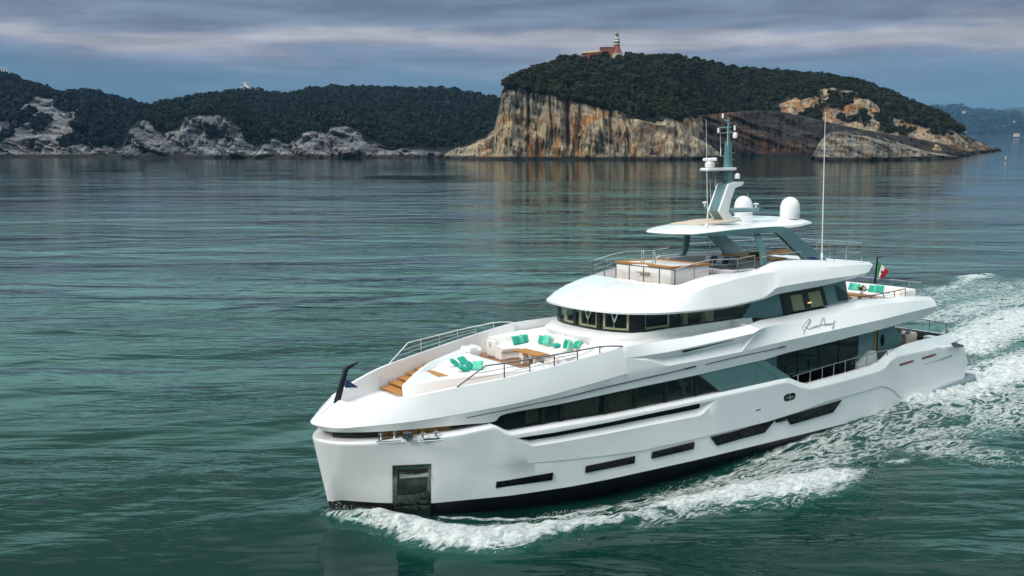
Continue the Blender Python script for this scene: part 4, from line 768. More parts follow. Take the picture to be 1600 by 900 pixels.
# ---------------------------------------------------------------- lounge in front of the wheelhouse
SO = [(10.45, 3.05), (11.2, 2.95), (11.9, 2.78), (12.3, 2.5), (12.6, 1.5), (12.8, .6), (12.85, 0), (12.8, -.6), (12.6, -1.5), (12.3, -2.5), (11.9, -2.78), (11.2, -2.95), (10.45, -3.05)]
sf_ = MB(); sofa_path(sf_, SO, 1.4, .59, lambda t: float(np.interp(t, [0, .25, .35, .65, .75, 1], [.84, 1.05, 1.12, 1.12, 1.05, .84])), .3, side=-1)
sf_.xf(lambda x, y, z: (x, y, z + 4.66)); sfo = sf_.build('lounge_sofa', M['soft'], Y)
for s in (1, -1):
    e = MB(); y0, y1 = sorted((s * 2.35, s * 3.1)); e.box((10.3, y0, 4.66), (10.55, y1, 5.5), .08); e.build('sofa_arm', M['soft'], sfo)
    k = MB(); k.lathe([(.12, -.01), (.14, 0), (.12, .012)], (0, 0, 0), 18); k.xf(lambda x, y, z: (10.29 - z, s * 2.72 + y, 5.27 + x)); k.build('loudspeaker', M['grey_soft'], sfo)
pb_ = MB(); pb_.tube([(10.6, -1.72, 4.74), (11.3, -1.62, 4.74)], .03); pb_.build('plinth', M['white2'], sfo)

def table(label, corners, ztop, zfloor, m='wood', th=.05, legs=2):
    cx = sum(c[0] for c in corners) / 4; cy = sum(c[1] for c in corners) / 4
    e = empty('lounge_table', label, 'table'); e.parent = None; e.matrix_world = YM @ Matrix.Translation((cx, -cy, zfloor))
    loc = [(c[0] - cx, c[1] - cy) for c in corners]; t = MB(); t.prism([(x, y, ztop - zfloor - th) for x, y in loc], (0, 0, th)); t.build('table_top', M[m], e, bev=.012)
    a, b = (np.array(loc[0]) + np.array(loc[1])) / 2, (np.array(loc[2]) + np.array(loc[3])) / 2
    for k in (.25, .75):
        p = a * (1 - k) + b * k; l = MB(); l.prism([(p[0] - .22, p[1] - .05, 0), (p[0] + .22, p[1] - .05, 0), (p[0] + .12, p[1] - .05, ztop - zfloor - th), (p[0] - .12, p[1] - .05, ztop - zfloor - th)], (0, .1, 0)); l.build('leg', M['white2'], e)
    return e
table('varnished teak lounge table on white legs inside the foredeck U shaped sofa', [(10.38, -.86), (11.08, -.86), (11.08, .98), (10.38, .98)], 5.27, 4.66)
# ---- pillows
pmesh = {}
def pillow(label, p, w=.46, t=.17, m='turq', rx=70, rz=0, grp=None, h=None):
    w *= .9
    """p: contact point in the yacht frame; rx tilt from lying flat; rz heading"""
    key = (round(w, 2), round(t, 2), m, h)
    if key not in pmesh:
        n = 12; mb = MB(flip=False); H = h or w
        def q(i, j, sg):
            x, y = i / n * 2 - 1, j / n * 2 - 1; e = max(0, (1 - x ** 4) * (1 - y ** 4)) ** .5; k = 1 - .10 * (1 - abs(x * y)) * (max(abs(x), abs(y)) ** 3); 
            return (x * w / 2 * k, y * H / 2 * k, sg * t / 2 * e * (1 + .12 * math.sin(3 * x + 2 * y)))
        mb.sheet([[q(i, j, 1) for j in range(n + 1)] for i in range(n + 1)]); mb.sheet([[q(i, j, -1) for j in range(n + 1)] for i in range(n + 1)])
        o = mb.build('pillow', M[m], None, ang=70); pmesh[key] = o
    else:
        s = pmesh[key]; o = s.copy(); COL.objects.link(o)
    o.matrix_world = YM @ Matrix.Translation((p[0], -p[1], p[2])) @ Matrix.Rotation(R(rz), 4, 'Z') @ Matrix.Rotation(R(rx), 4, 'X') @ Matrix.Translation((0, (h or w) * .42 * (1 if rx > 20 else 0), t * .4 if rx <= 20 else 0))
    tag(o, label, 'pillow', grp); return o
zp = 5.02
def pp_(px, py, z): return P(px, py, z=z)
G1, G2, G3 = 'pillows on the foredeck sun pad', 'pillows on the foredeck lounge sofa', 'pillows on the upper aft terrace sofa'
pillow('turquoise pillow lying at front of the starboard pair on the sun pad', pp_(716, 570.5, 5.02), .52, .2, 'turq', 38, 70, G1)
pillow('turquoise pillow leaning behind another at starboard side of the sun pad', pp_(727, 568, 5.02), .5, .2, 'turq', 42, 20, G1)
pillow('green pillow lying flattest of the trio near the port rail corner on sun pad', pp_(731, 577.5, 5.02), .54, .2, 'turq', 22, 75, G1)
pillow('green pillow in the middle of the trio on the sun pad', pp_(738.5, 575, 5.02), .5, .2, 'turq', 40, 40, G1)
pillow('pale mint pillow of the trio on the sun pad beside the rail corner', pp_(746, 577.5, 5.02), .54, .18, 'mint', 48, -40, G1)
zs = 5.29
pillow('bright turquoise pillow at forward end of three on the starboard sofa arm', pp_(808, 537.5, zs), .5, .17, 'turq', 66, 10, G2)
pillow('mint pillow between two turquoise ones on the starboard side of the sofa', pp_(814, 536, zs), .46, .16, 'mint', 66, 0, G2)
pillow('deep turquoise pillow nearest the starboard corner of the foredeck sofa', pp_(820, 534.5, zs), .48, .17, 'turq', 66, -12, G2)
pillow('turquoise pillow behind the mint one against the long sofa back', P(845.5, 536, u=12.22), .46, .16, 'turq', 68, -70, G2)
pillow('square mint pillow facing forward against the middle of the long sofa back', P(852, 537.5, u=12.12), .54, .17, 'mint', 66, -84, G2)
pillow('turquoise bolster lying flat on the long sofa seat', pp_(868.5, 541.5, zs + .02), .5, .16, 'turq', 4, 8, G2, h=.3)
pillow('dark turquoise pillow standing edge on beside the flat bolster', P(881, 543.5, u=12.10), .5, .15, 'turq', 74, -125, G2)
pillow('mint pillow standing edge on beside the dark turquoise one', P(886.5, 544.5, u=12.10), .52, .16, 'mint', 72, -110, G2)
pillow('small dark green pillow tucked in the port corner of the sofa', P(896.5, 543, u=12.10), .42, .15, 'turq', 62, -125, G2)
pillow('turquoise pillow half hidden in the port corner of the sofa', P(900.5, 542, u=12.15), .4, .15, 'turq', 62, -140, G2)
pillow('pale mint pillow last in the port corner row of the sofa', P(904.5, 541.5, u=12.20), .38, .14, 'mint', 62, -150, G2)

# ---------------------------------------------------------------- upper aft terrace
ta = MB(); b0, b1 = P(1316, 440.5, z=6.62), P(1414, 449, z=6.62)
SA = [(34.6, -2.95), (35.9, -2.95), (36.5, -2.5), (36.65, -1), (36.65, .6), (36.62, 1.9), (36.3, 2.5)]
sofa_path(ta, SA, 1.1, .54, .98, .22, side=1); ta.xf(lambda x, y, z: (x, y, z + 5.5)); tao = ta.build('terrace_sofa', M['soft'], Y)
te_ = MB(); te_.box((35.6, 2.15, 5.5), (36.7, 2.6, 6.46), .08); te_.build('sofa_arm', M['soft'], tao)
bwc = MB(); bwc.sheet([TD[3:], [(x, y - .4, z - .0) for x, y, z in TD[3:]], [(x, y - .42, 5.5) for x, y, z in TD[3:]]]); e_ = [TD[-1], (TD[-1][0] - .3, TD[-1][1] - .4, TD[-1][2])]; bwc.mirror(); bridge(bwc, e_); bwc.build('terrace_coaming', M['white'], uh)
trl = [P(1362, 467.3, v=2.98), P(1380.5, 466.3, v=2.96), P(1397.5, 465.3, v=2.94), P(1414.5, 464.6, v=2.92)]
mb = MB(); mb.tube([P(1344, 463.5, v=2.98), P(1362, 461.5, v=2.98), P(1380.5, 458.3, v=2.96), P(1397.5, 455, v=2.94), P(1414.5, 451, v=2.92)], .03)
for a, b in zip(trl, [P(1362, 461.5, v=2.98), P(1380.5, 458.3, v=2.96), P(1397.5, 455, v=2.94), P(1414.5, 451, v=2.92)]): mb.tube([a, b], .028)
mb.tube([P(1380.5, 462, v=2.96), P(1424, 457.5, v=2.8)], .012); mb.mirror(); mb.build('terrace_rail', M['darksteel'], uh)
tr2 = [(37.0, 2.7, 6.0), (37.15, 1.8, 6.0), (37.2, .6, 6.0), (37.2, -.6, 6.0), (37.15, -1.8, 6.0), (37.0, -2.7, 6.0), (35, -3.1, 6.2), (33, -3.2, 6.2)]
rail('terrace_rail', tr2, .78, uh, mids=(.5,), r=.028)
te = table('low teak table on the upper aft terrace in front of the white sofa', [(33.6, -1.6), (34.6, -1.6), (34.6, 1.4), (33.6, 1.4)], 6.12, 5.56)
zt_ = 5.9
pillow('turquoise pillow at the starboard end of the terrace sofa', P(1330, 452.5, u=36.22), .55, .18, 'turq', 66, -92, G3)
pillow('mint pillow beside the turquoise one at the starboard end of terrace sofa', P(1336.5, 452.8, u=36.22), .52, .17, 'mint', 66, -80, G3)
pillow('turquoise pillow first of three right of the plant on terrace sofa', P(1361, 456.2, u=36.22), .55, .18, 'turq', 66, -95, G3)
pillow('pale mint pillow between two turquoise ones on the terrace sofa', P(1367, 456.6, u=36.22), .52, .17, 'mint', 64, -85, G3)
pillow('turquoise pillow at the port side of three on the terrace sofa', P(1373, 456.8, u=36.22), .55, .18, 'turq', 66, -80, G3)
pillow('dark turquoise pillow lying at the port end of the terrace sofa under the rail', P(1387, 463, u=36.22), .4, .16, 'turq', 30, -60, G3)
pv = empty('potted_plant', 'small leafy plant in a white pot on the terrace table', 'plant'); q = P(1346.5, 457.5, z=6.13); q = (min(max(q[0], 33.7), 34.5), q[1], 6.13); q = (34.3, P(1346.5, 457.5, u=34.3)[1], 6.13); pv.matrix_world = YM @ Matrix.Translation((q[0], -q[1], q[2]))
po = MB(); po.lathe([(.07, 0), (.1, .1), (.09, .16)], (0, 0, 0), 12); po.build('pot', M['white2'], pv)
lf = MB()
for k in range(70):
    d = Vector(rng.normal(size=3)); d.z = abs(d.z) + .3; d.normalize(); r0 = .1 + .2 * rng.random(); c = d * r0 * 1.2; n = Vector(rng.normal(size=3)).normalized(); a = d.cross(n).normalized() * .035; b = d * .1
    lf.add([tuple(c - b + Vector((0, 0, .16))), tuple(c + a + Vector((0, 0, .16))), tuple(c + b + Vector((0, 0, .16))), tuple(c - a + Vector((0, 0, .16)))], [(0, 1, 2, 3)])
lf.build('leaves', M['leaf'], pv, merge=0)
# ---- ensign staff and flag
es = MB(); a, b = P(1367, 443.5, u=36.9), P(1371.3, 401.5, u=36.9); es.tube([a, b], [.07, .05], 8); es.tube([b, tuple(np.array(b) + np.array([.25, .15, .0]))], .035); eo = es.build('ensign_staff', M['black'], uh)
f0, f1, f2, f3 = P(1372.3, 408, u=37), P(1369.8, 431.5, u=37), P(1388.5, 424, u=37.5), P(1377.5, 434.5, u=37.3)
fa, fb, fc, fd_ = map(np.array, (f0, f1, f2, f3)); 
for k, (col, nm_) in enumerate((((.02, .30, .04), 'flag_green'), ((.75, .75, .73), 'flag_white'), ((.42, .01, .03), 'flag_red'))):
    t0, t1 = k / 3, (k + 1) / 3; mb = MB(); rows_ = []
    for i in range(7):
        t = lerp(t0, t1, i / 6); p, q = fa * (1 - t) + fc * t, fb * (1 - t) + fd_ * t; w = np.array([.06 * math.sin(t * 8), .05 * math.cos(t * 7), 0]); rows_.append([tuple(p * (1 - s) + q * s + w * (.3 + s)) for s in np.linspace(0, 1, 7)])
    mb.sheet(rows_); fm = mat(nm_, col, .8, var=.08); fo_ = mb.build('flag_band', fm, eo)
    if k == 1:
        em = MB(); c = fa * .25 + fc * .25 + fb * .25 + fd_ * .25 + np.array([-.03, .06, 0]); em.lathe([(.01, -.02), (.10, 0), (.01, .02)], (0, 0, 0), 10); em.xf(lambda x, y, z: (c[0] + x, c[1] + z, c[2] + y)); em.build('flag_emblem', mat('emblem_violet', (.12, .03, .14), .8), eo)
# ---------------------------------------------------------------- side deck rail and cockpit
mb = MB(); RX = [(1247, 595.5), (1266, 597.2), (1285, 592), (1303, 586.8), (1321, 581.8), (1338, 577), (1355, 572.5), (1370, 566.5), (1386, 556.5)]
ty_ = lambda x: np.interp(x, [1239, 1285, 1337, 1369, 1397], [588, 574, 559, 550.5, 545.2])
tp = [P(x, float(ty_(x)), v=4.22) for x in (1239, 1247, 1266, 1285, 1303, 1321, 1338, 1355, 1370, 1386, 1397)]; mb.tube(tp, .03)
for (x, y), t in zip(RX, tp[1:-1]): mb.tube([(t[0], t[1] - .0, float(zRim(t[0])) - .02), t], .024)
mb.mirror(); mb.build('side_deck_rail', M['steel'], Y)
ck = MB(); cz = 2.28
ck.box((38.0, -3.2, cz), (38.5, 1.3, 3.45), .06); ck.box((38.0, 2.3, cz), (38.6, 3.3, 3.5), .06); cko = ck.build('cockpit_bulkhead', M['white2'], Y)
sd_ = MB(); sofa_path(sd_, [(34.8, -3.2), (36.6, -3.2), (37.5, -2.6), (37.6, -1.2), (37.6, .6)], 1.0, .48, .98, .24); sd_.xf(lambda x, y, z: (x, y, z + cz)); sdo = sd_.build('cockpit_sofa', M['tan'], Y)
tw_ = MB(); q = P(1423, 514, v=1.8); tw_.box((q[0] - .6, 1.0, cz), (q[0] + .5, 1.9, 3.62), .08); tw_.build('cockpit_cabinet', M['white2'], Y)
t3 = MB(); t3.box((q[0] - .63, .97, 3.0), (q[0] + .53, 1.93, 3.66), .06); tt_ = t3.build('draped_cover', mat('cream_towel', (.62, .57, .48), .9, var=.08, bump=.3, bscale=20), Y); tt_.parent = None; tt_.matrix_world = YM; tag(tt_, 'cream cover draped over the white cabinet on the aft cockpit', 'cover')
dr = MB(); dr.box((38.52, .2, 2.3), (38.6, 2.3, 3.3)); dr.build('stern_stairwell', M['dark'], cko)
q = P(1404, 517, u=36.2)
pillow('pale cushion on the tan cockpit sofa under the overhang', (36.2, q[1], q[2] - .2), .5, .18, 'pale', 66, -90, 'cushions on the cockpit sofa')
pillow('second pale cushion nearer the stern on the tan cockpit sofa', (36.7, q[1] + .25, q[2] - .2), .46, .18, 'pale', 62, -110, 'cushions on the cockpit sofa')
mb = MB(); cr_ = [P(1420, 503.4, v=-3.15), P(1431, 505, v=-2.6), P(1459, 511.2, v=-.2), P(1482.5, 516, v=2.4), P(1489, 518, v=3.2)]
cr2 = [(38.9, -3.3, 4.22), (39.4, -2.6, 4.22), (39.5, -.5, 4.22), (39.45, 1.8, 4.22), (39.1, 3.1, 4.22)]
mb.tube(cr2, .035)
for p in cr2[1:4] + [cr2[4]]: mb.tube([(p[0], p[1], 3.55), p], .028)
mb.build('stern_rail', M['darksteel'], Y)
# navy and pale cushions up on the sun deck
G4 = 'cushions on the sun deck sofa'
for k, (px, py, m, lab) in enumerate(((1104.5, 405, 'pale', 'pale cushion left of the navy ones on the grey sun deck sofa'), (1111.5, 405.3, 'navy', 'navy cushion beside the pale one on the grey sun deck sofa'), (1122, 404, 'pale', 'pale cushion propped further aft on the grey sun deck sofa'), (1129, 404.5, 'navy', 'navy cushion furthest aft on the grey sun deck sofa'))):
    q = P(px, py, u=24.3); pillow(lab, (24.3 + .05 * k, q[1], 8.42), .5, .17, m, 62, -90, G4)
# ================================================================ sea
def G(px, py, z=0.0):
    d = np.array([(px - 800) / F, (py - 450) / F, 1]) @ MW; t = (z - CAM_H) / d[2]; return CW + t * d
def Dp(px, py, D):
    """world point seen at a pixel, D metres ahead"""
    return CW + D * (np.array([(px - 800) / F, (py - 450) / F, 1]) @ MW)
def grade(a, b, fine, lo, hi, k):
    v = list(np.arange(a, b, fine)); d = fine
    while v[-1] < hi: d *= k; v.append(v[-1] + d)
    d = fine; w = [a]
    while w[-1] > lo: d *= k; w.append(w[-1] - d)
    return np.array(w[:0:-1] + v)
cy, sy = math.cos(YAW), math.sin(YAW)
gx = grade(-14, 34, .12, -8400, 8400, 1.07); gy = grade(21, 72, .12, -4000, 9000, 1.045)
X, Yg = np.meshgrid(gx, gy); nx, ny = len(gx), len(gy)
WX = X * cy + Yg * sy; WY = -X * sy + Yg * cy
flat = np.stack([WX.ravel(), WY.ravel()], 1)
near = (np.abs(flat - np.array(G(1000, 700)[:2])).max(1) < 95)
pts = flat[near]
foam = np.zeros(len(pts)); hgt = np.zeros(len(pts)); aer = np.zeros(len(pts))
def stroke(px, w, I, h=0, soft=1.0, aera=None):
    """foam along a line on the water: half width w, strength I, crest height h"""
    global foam, hgt, aer
    q = [np.array(G(x, y)[:2]) for x, y in px]; n = len(q); best = np.full(len(pts), 9e9); wt = np.zeros(len(pts))
    W_ = w if isinstance(w, (list, tuple)) else [w] * n; I_ = I if isinstance(I, (list, tuple)) else [I] * n; Hh = h if isinstance(h, (list, tuple)) else [h] * n
    wi = np.zeros(len(pts)); ii = np.zeros(len(pts)); hh = np.zeros(len(pts)); L0 = 0
    for k in range(n - 1):
        a, b = q[k], q[k + 1]; ab = b - a; t = np.clip(((pts - a) @ ab) / (ab @ ab), 0, 1); d = np.linalg.norm(pts - a - t[:, None] * ab, axis=1); m = d < best
        best[m] = d[m]; wi[m] = lerp(W_[k], W_[k + 1], t[m]); ii[m] = lerp(I_[k], I_[k + 1], t[m]); hh[m] = lerp(Hh[k], Hh[k + 1], t[m])
    r = best / wi; f = ii * np.clip(1.25 - r * .85, 0, 1) * (r < 1.47)
    foam = np.maximum(foam, f); hgt += hh * np.exp(-(r * 1.1) ** 2); aer = np.maximum(aer, (ii if aera is None else aera) * np.exp(-(r / 1.5) ** 2))
stroke([(519, 815), (540, 822), (575, 822), (610, 826), (655, 836), (700, 843), (755, 845), (805, 838), (850, 828), (900, 820), (960, 812), (1015, 804)], [.3, .5, .7, .8, .95, 1.05, 1.1, 1.0, .8, .65, .55, .5], [.5, .5, .6, .9, 1.05, 1.1, 1.1, 1.05, .95, .8, .62, .55], [.2, .3, .35, .4, .4, .36, .34, .3, .28, .25, .2, .15])
stroke([(1000, 795), (1060, 787), (1130, 777), (1200, 767), (1260, 757), (1310, 746), (1345, 737)], [.6, .9, 1.2, 1.4, 1.4, 1.1, .5], [.6, .8, .95, 1.05, 1.08, .9, .45], [.15, .25, .32, .36, .36, .28, .15])
stroke([(1375, 725), (1413, 721)], .3, [.3, .7], .08); stroke([(1000, 812), (1120, 795), (1230, 784)], 1.1, .40)
stroke([(880, 800), (980, 781), (1060, 765), (1150, 742), (1230, 722)], [.7, 1.0, 1.5, 2, 2.2], [.45, .5, .5, .52, .5])
stroke([(1170, 745), (1250, 715), (1330, 690), (1400, 665)], [2, 3, 3.5, 3.2], [.52, .48, .44, .44])
stroke([(1330, 690), (1400, 672), (1480, 652), (1560, 634), (1650, 615)], [2, 3.0, 4.5, 5, 5], .44)
stroke([(1420, 692), (1480, 700), (1560, 712)], [2.5, 3.0, 2.2], [.46, .45, .36]); stroke([(1180, 712), (1240, 692), (1300, 672)], .5, .62)
stroke([(1405, 636), (1420, 640), (1450, 634), (1500, 618), (1555, 592), (1605, 575), (1700, 548)], [.5, 1.1, 1.5, 2.0, 2.2, 2.6, 3.2], [1.1, 1.1, 1.0, .95, .95, .9, .85], [.35, .4, .35, .35, .3, .3, .2])
stroke([(1505, 548), (1535, 528), (1580, 507), (1640, 490), (1760, 470)], [2.0, 3.0, 3.8, 4.5, 5.5], [.9, .82, .8, .78, .75], [.3, .4, .3, .2, .2])
stroke([(1470, 500), (1520, 483), (1580, 468), (1680, 452)], [2.5, 3.2, 3.6, 4], [.55, .55, .52, .5]); stroke([(1440, 478), (1500, 455), (1560, 447), (1640, 442)], [3, 4.5, 5, 5], [.38, .42, .4, .35])
stroke([(1511, 434.5), (1530, 432), (1553, 431)], .9, .85, .3); stroke([(1470, 455), (1500, 442), (1515, 436)], 1.0, .5)
stroke([(1530, 580), (1580, 560), (1650, 535)], [1.5, 2.5, 3], .30)
for i in range(8):
    a = [(690, 811), (790, 809), (880, 798), (970, 780), (1050, 758), (1130, 733), (1210, 706), (1300, 672), (1400, 636)]
stroke(a, .16, [.55, .65, .7, .7, .7, .7, .72, .8, .9])
# waves the hull makes along its side, in the frame of the yacht
YI = YM.inverted(); A = np.array([[YI[i][j] for j in range(4)] for i in range(3)])
loc = pts @ A[:, :2].T + A[:, 3]
du = loc[:, 0]; dv = np.abs(loc[:, 1]) - np.interp(du, np.linspace(0, 42, 85), vB(np.linspace(0, 42, 85)))
eta = np.interp(du, [-4, 0, 1.5, 4, 8, 13, 19, 25, 30, 34, 38, 44, 60], [0, .15, .35, .05, -.28, -.48, -.38, .0, .40, .52, .28, .1, 0])
hgt += eta * np.exp(-(np.maximum(dv, 0) / 2.2) ** 2) * (du < 60)
def sines(p, seed, n, lmin, lmax, amp, spread, dirc=None):
    r = np.random.default_rng(seed); z = np.zeros(len(p))
    for _ in range(n):
        l = lmin * (lmax / lmin) ** r.random(); a = (YAW if dirc is None else dirc) + r.normal() * spread; k = 2 * math.pi / l; z += amp * (l / lmax) ** 1.0 * np.sin((p[:, 0] * math.sin(a) + p[:, 1] * math.cos(a)) * k + r.random() * 6.28) / math.sqrt(n / 2)
    return z
fall = np.clip(1 - (np.linalg.norm(pts - np.array(G(1000, 700)[:2]), axis=1) - 50) / 40, 0, 1)
z = hgt + sines(pts, 3, 26, 3.0, 16, .075, .45) * fall + sines(pts, 5, 22, .6, 2.0, .005, .6) * fall
lump = sines(pts, 9, 40, .35, 1.6, .10, 2.0); z += np.clip(foam, 0, 1) * (lump * .9 + .05)
Z = np.zeros(len(flat)); Z[near] = z; FO = np.zeros(len(flat)); FO[near] = foam; AE = np.zeros(len(flat)); AE[near] = aer
me = bpy.data.meshes.new('sea'); vv = np.column_stack([flat, Z]).astype(np.float32)
i = np.arange((ny - 1) * (nx - 1)); r_, c_ = i // (nx - 1), i % (nx - 1); a0 = r_ * nx + c_
fidx = np.stack([a0, a0 + 1, a0 + nx + 1, a0 + nx], 1).astype(np.int32)
def fastmesh(me, v, f):
    me.vertices.add(len(v)); me.vertices.foreach_set('co', np.asarray(v, np.float32).ravel()); n = f.shape[1]
    me.loops.add(f.size); me.loops.foreach_set('vertex_index', f.ravel().astype(np.int32)); me.polygons.add(len(f)); me.polygons.foreach_set('loop_start', np.arange(0, f.size, n, dtype=np.int32)); me.polygons.foreach_set('loop_total', np.full(len(f), n, np.int32)); me.update(calc_edges=True)
fastmesh(me, vv, fidx); me.polygons.foreach_set('use_smooth', [True] * len(me.polygons))
for nm_, arr in (('foam', FO), ('aerated', AE)):
    at_ = me.attributes.new(nm_, 'FLOAT', 'POINT'); at_.data.foreach_set('value', arr.astype(np.float32))
wm = bpy.data.materials.new('sea_water'); wm.use_nodes = True; t = wm.node_tree; b = t.nodes['Principled BSDF']; K_ = t.links.new
geo = N(t, 'ShaderNodeNewGeometry'); vr = N(t, 'ShaderNodeVectorRotate', rotation_type='Z_AXIS'); vr.inputs['Angle'].default_value = YAW; K_(geo.outputs['Position'], vr.inputs['Vector'])
def wn(scale, sx, sy_, det, rot=0, dist=0, rough=.5):
    mpn = N(t, 'ShaderNodeMapping'); mpn.inputs['Scale'].default_value = (sx, sy_, 1); mpn.inputs['Rotation'].default_value = (0, 0, R(rot)); K_(vr.outputs[0], mpn.inputs[0])
    n = N(t, 'ShaderNodeTexNoise', i_Scale=scale, i_Detail=det, i_Distortion=dist, i_Roughness=rough); K_(mpn.outputs[0], n.inputs['Vector']); return n
def mth(op, a, bb):
    n = N(t, 'ShaderNodeMath', operation=op)
    for k, q in ((0, a), (1, bb)):
        if isinstance(q, (int, float)): n.inputs[k].default_value = q
        else: K_(q, n.inputs[k])
    return n.outputs[0]
w1 = wn(1, .06, .20, 4, 6, .6); w2 = wn(1, .32, 1.0, 4, -4, .5); w3 = wn(1, 1.0, 2.6, 3, 8, .3); w0 = wn(1, .010, .035, 2, -8, .3)
gust = wn(1, .020, .075, 3, 7, .6); gm = ramp(t, [(.46, .10), (.60, 1)]); K_(gust.outputs[0], gm.inputs[0])
rip = mth('ADD', mth('MULTIPLY', w2.outputs[0], .34), mth('MULTIPLY', w3.outputs[0], .045))
hgtn = mth('ADD', mth('ADD', mth('MULTIPLY', w1.outputs[0], .75), mth('MULTIPLY', w0.outputs[0], 1.8)), mth('MULTIPLY', rip, gm.outputs[0]))
bp = N(t, 'ShaderNodeBump', i_Strength=1.0, i_Distance=1.0); K_(hgtn, bp.inputs['Height'])
calm = wn(1, .006, .02, 3, 10, .5); cr_n = ramp(t, [(.35, .16), (.62, .58)]); K_(calm.outputs[0], cr_n.inputs[0]); sxyz = N(t, 'ShaderNodeSeparateXYZ'); K_(vr.outputs[0], sxyz.inputs[0]); lee = N(t, 'ShaderNodeMapRange'); lee.inputs['From Min'].default_value = 160; lee.inputs['From Max'].default_value = 420; lee.inputs['To Min'].default_value = 1; lee.inputs['To Max'].default_value = .38; K_(sxyz.outputs[1], lee.inputs[0]); K_(mth('MULTIPLY', cr_n.outputs[0], lee.outputs[0]), bp.inputs['Strength'])
K_(bp.outputs[0], b.inputs['Normal'])
big = wn(1, .012, .03, 2, 0, .4); wc = ramp(t, [(.3, (.0012, .014, .0105)), (.7, (.0028, .030, .0235))]); K_(big.outputs[0], wc.inputs[0])
aa = N(t, 'ShaderNodeAttribute', attribute_name='aerated'); ff = N(t, 'ShaderNodeAttribute', attribute_name='foam')
am = N(t, 'ShaderNodeMix', data_type='RGBA'); K_(mth('MULTIPLY', aa.outputs['Fac'], .75), am.inputs[0]); K_(wc.outputs[0], am.inputs[6]); am.inputs[7].default_value = (.018, .10, .075, 1); K_(am.outputs[2], b.inputs['Base Color'])
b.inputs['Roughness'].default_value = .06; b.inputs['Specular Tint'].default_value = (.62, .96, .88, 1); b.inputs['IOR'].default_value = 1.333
# foam: broken up by veins along the wake
def fnoise(scale, sx, sy_, rot, det=6, dist=1.0):
    mpn = N(t, 'ShaderNodeMapping'); mpn.inputs['Scale'].default_value = (sx, sy_, 1); mpn.inputs['Rotation'].default_value = (0, 0, R(rot)); K_(geo.outputs['Position'], mpn.inputs[0])
    n = N(t, 'ShaderNodeTexNoise', i_Scale=scale, i_Detail=det, i_Distortion=dist, i_Roughness=.62); K_(mpn.outputs[0], n.inputs['Vector']); return n
f1 = fnoise(1, .42, 1.25, 8, 5, 1.8); f2 = fnoise(1, 3.2, 5.0, 0, 5, .6)
vein = mth('ABSOLUTE', mth('SUBTRACT', f1.outputs[0], .5), 0); vein = mth('SUBTRACT', 1.0, mth('MULTIPLY', vein, 4.2))
f0 = fnoise(1, .16, .42, 10, 3, .8); tex = mth('ADD', mth('ADD', mth('MULTIPLY', vein, .60), mth('MULTIPLY', f2.outputs[0], .30)), mth('MULTIPLY', f0.outputs[0], .42))
fv = mth('ADD', mth('MULTIPLY', ff.outputs['Fac'], 1.2), mth('MULTIPLY_ADD' if False else 'SUBTRACT', mth('MULTIPLY', tex, 1.45), 1.50))
fr_ = ramp(t, [(.12, 0), (.28, .5), (.62, 1)]); K_(fv, fr_.inputs[0])
gate = mth('MULTIPLY', fr_.outputs[0], mth('MINIMUM', mth('MULTIPLY', ff.outputs['Fac'], 6), 1.0))
fd_b = N(t, 'ShaderNodeBsdfPrincipled'); fcr = ramp(t, [(.36, (.40, .47, .46)), (.56, (.74, .78, .77))]); K_(f2.outputs[0], fcr.inputs[0]); K_(fcr.outputs[0], fd_b.inputs['Base Color']); fd_b.inputs['Roughness'].default_value = .75; fd_b.inputs['Subsurface Weight'].default_value = .0
fb_ = N(t, 'ShaderNodeBump', i_Strength=.9, i_Distance=.22); K_(mth('ADD', f2.outputs[0], mth('MULTIPLY', fnoise(1, 9, 11, 0, 4).outputs[0], .5)), fb_.inputs['Height']); K_(fb_.outputs[0], fd_b.inputs['Normal'])
ms_s = N(t, 'ShaderNodeMixShader'); K_(gate, ms_s.inputs[0]); K_(b.outputs[0], ms_s.inputs[1]); K_(fd_b.outputs[0], ms_s.inputs[2]); K_(ms_s.outputs[0], t.nodes['Material Output'].inputs[0])
me.materials.append(wm); seao = bpy.data.objects.new('sea', me); COL.objects.link(seao); tag(seao, kind='structure')
# spray thrown up by the stem and the breaking bow wave
foam_m = mat('foam_spray', (.82, .85, .85), .8)
sv, sf__ = [], []
def flake(c, r):
    n = len(sv); d = rng.normal(size=(4, 3)); d /= np.linalg.norm(d, axis=1)[:, None]
    for k in range(4): sv.append(tuple(c + d[k] * r))
    sf__.extend([(n, n + 1, n + 2), (n, n + 1, n + 3), (n, n + 2, n + 3), (n + 1, n + 2, n + 3)])
def along(px, n, hw, hmax, r0, r1, p=1.6):
    q = [np.array(G(x, y)[:2]) for x, y in px]; l = [np.linalg.norm(b - a) for a, b in zip(q[:-1], q[1:])]; l = np.array(l) / sum(l)
    for _ in range(n):
        k = rng.choice(len(l), p=l); a, b = q[k], q[k + 1]; t = rng.random(); nrm = np.array([-(b - a)[1], (b - a)[0]]); nrm /= np.linalg.norm(nrm)
        o = rng.normal() * hw; c = a + (b - a) * t + nrm * o; flake(np.array([c[0], c[1], .15 + hmax * rng.random() ** p * math.exp(-(o / hw) ** 2 * .3)]), lerp(r0, r1, rng.random() ** 2))
along([(517, 806), (535, 816), (570, 818), (610, 824)], 2600, .25, .6, .006, .022); along([(600, 824), (655, 836), (700, 845), (755, 847), (805, 840), (850, 830), (900, 821)], 5200, .5, .5, .006, .024)
along([(1040, 791), (1130, 779), (1200, 769), (1260, 759), (1340, 738)], 3600, .7, .5, .007, .028); along([(1408, 633), (1425, 640), (1460, 632), (1500, 617)], 1800, .5, .6, .007, .03)
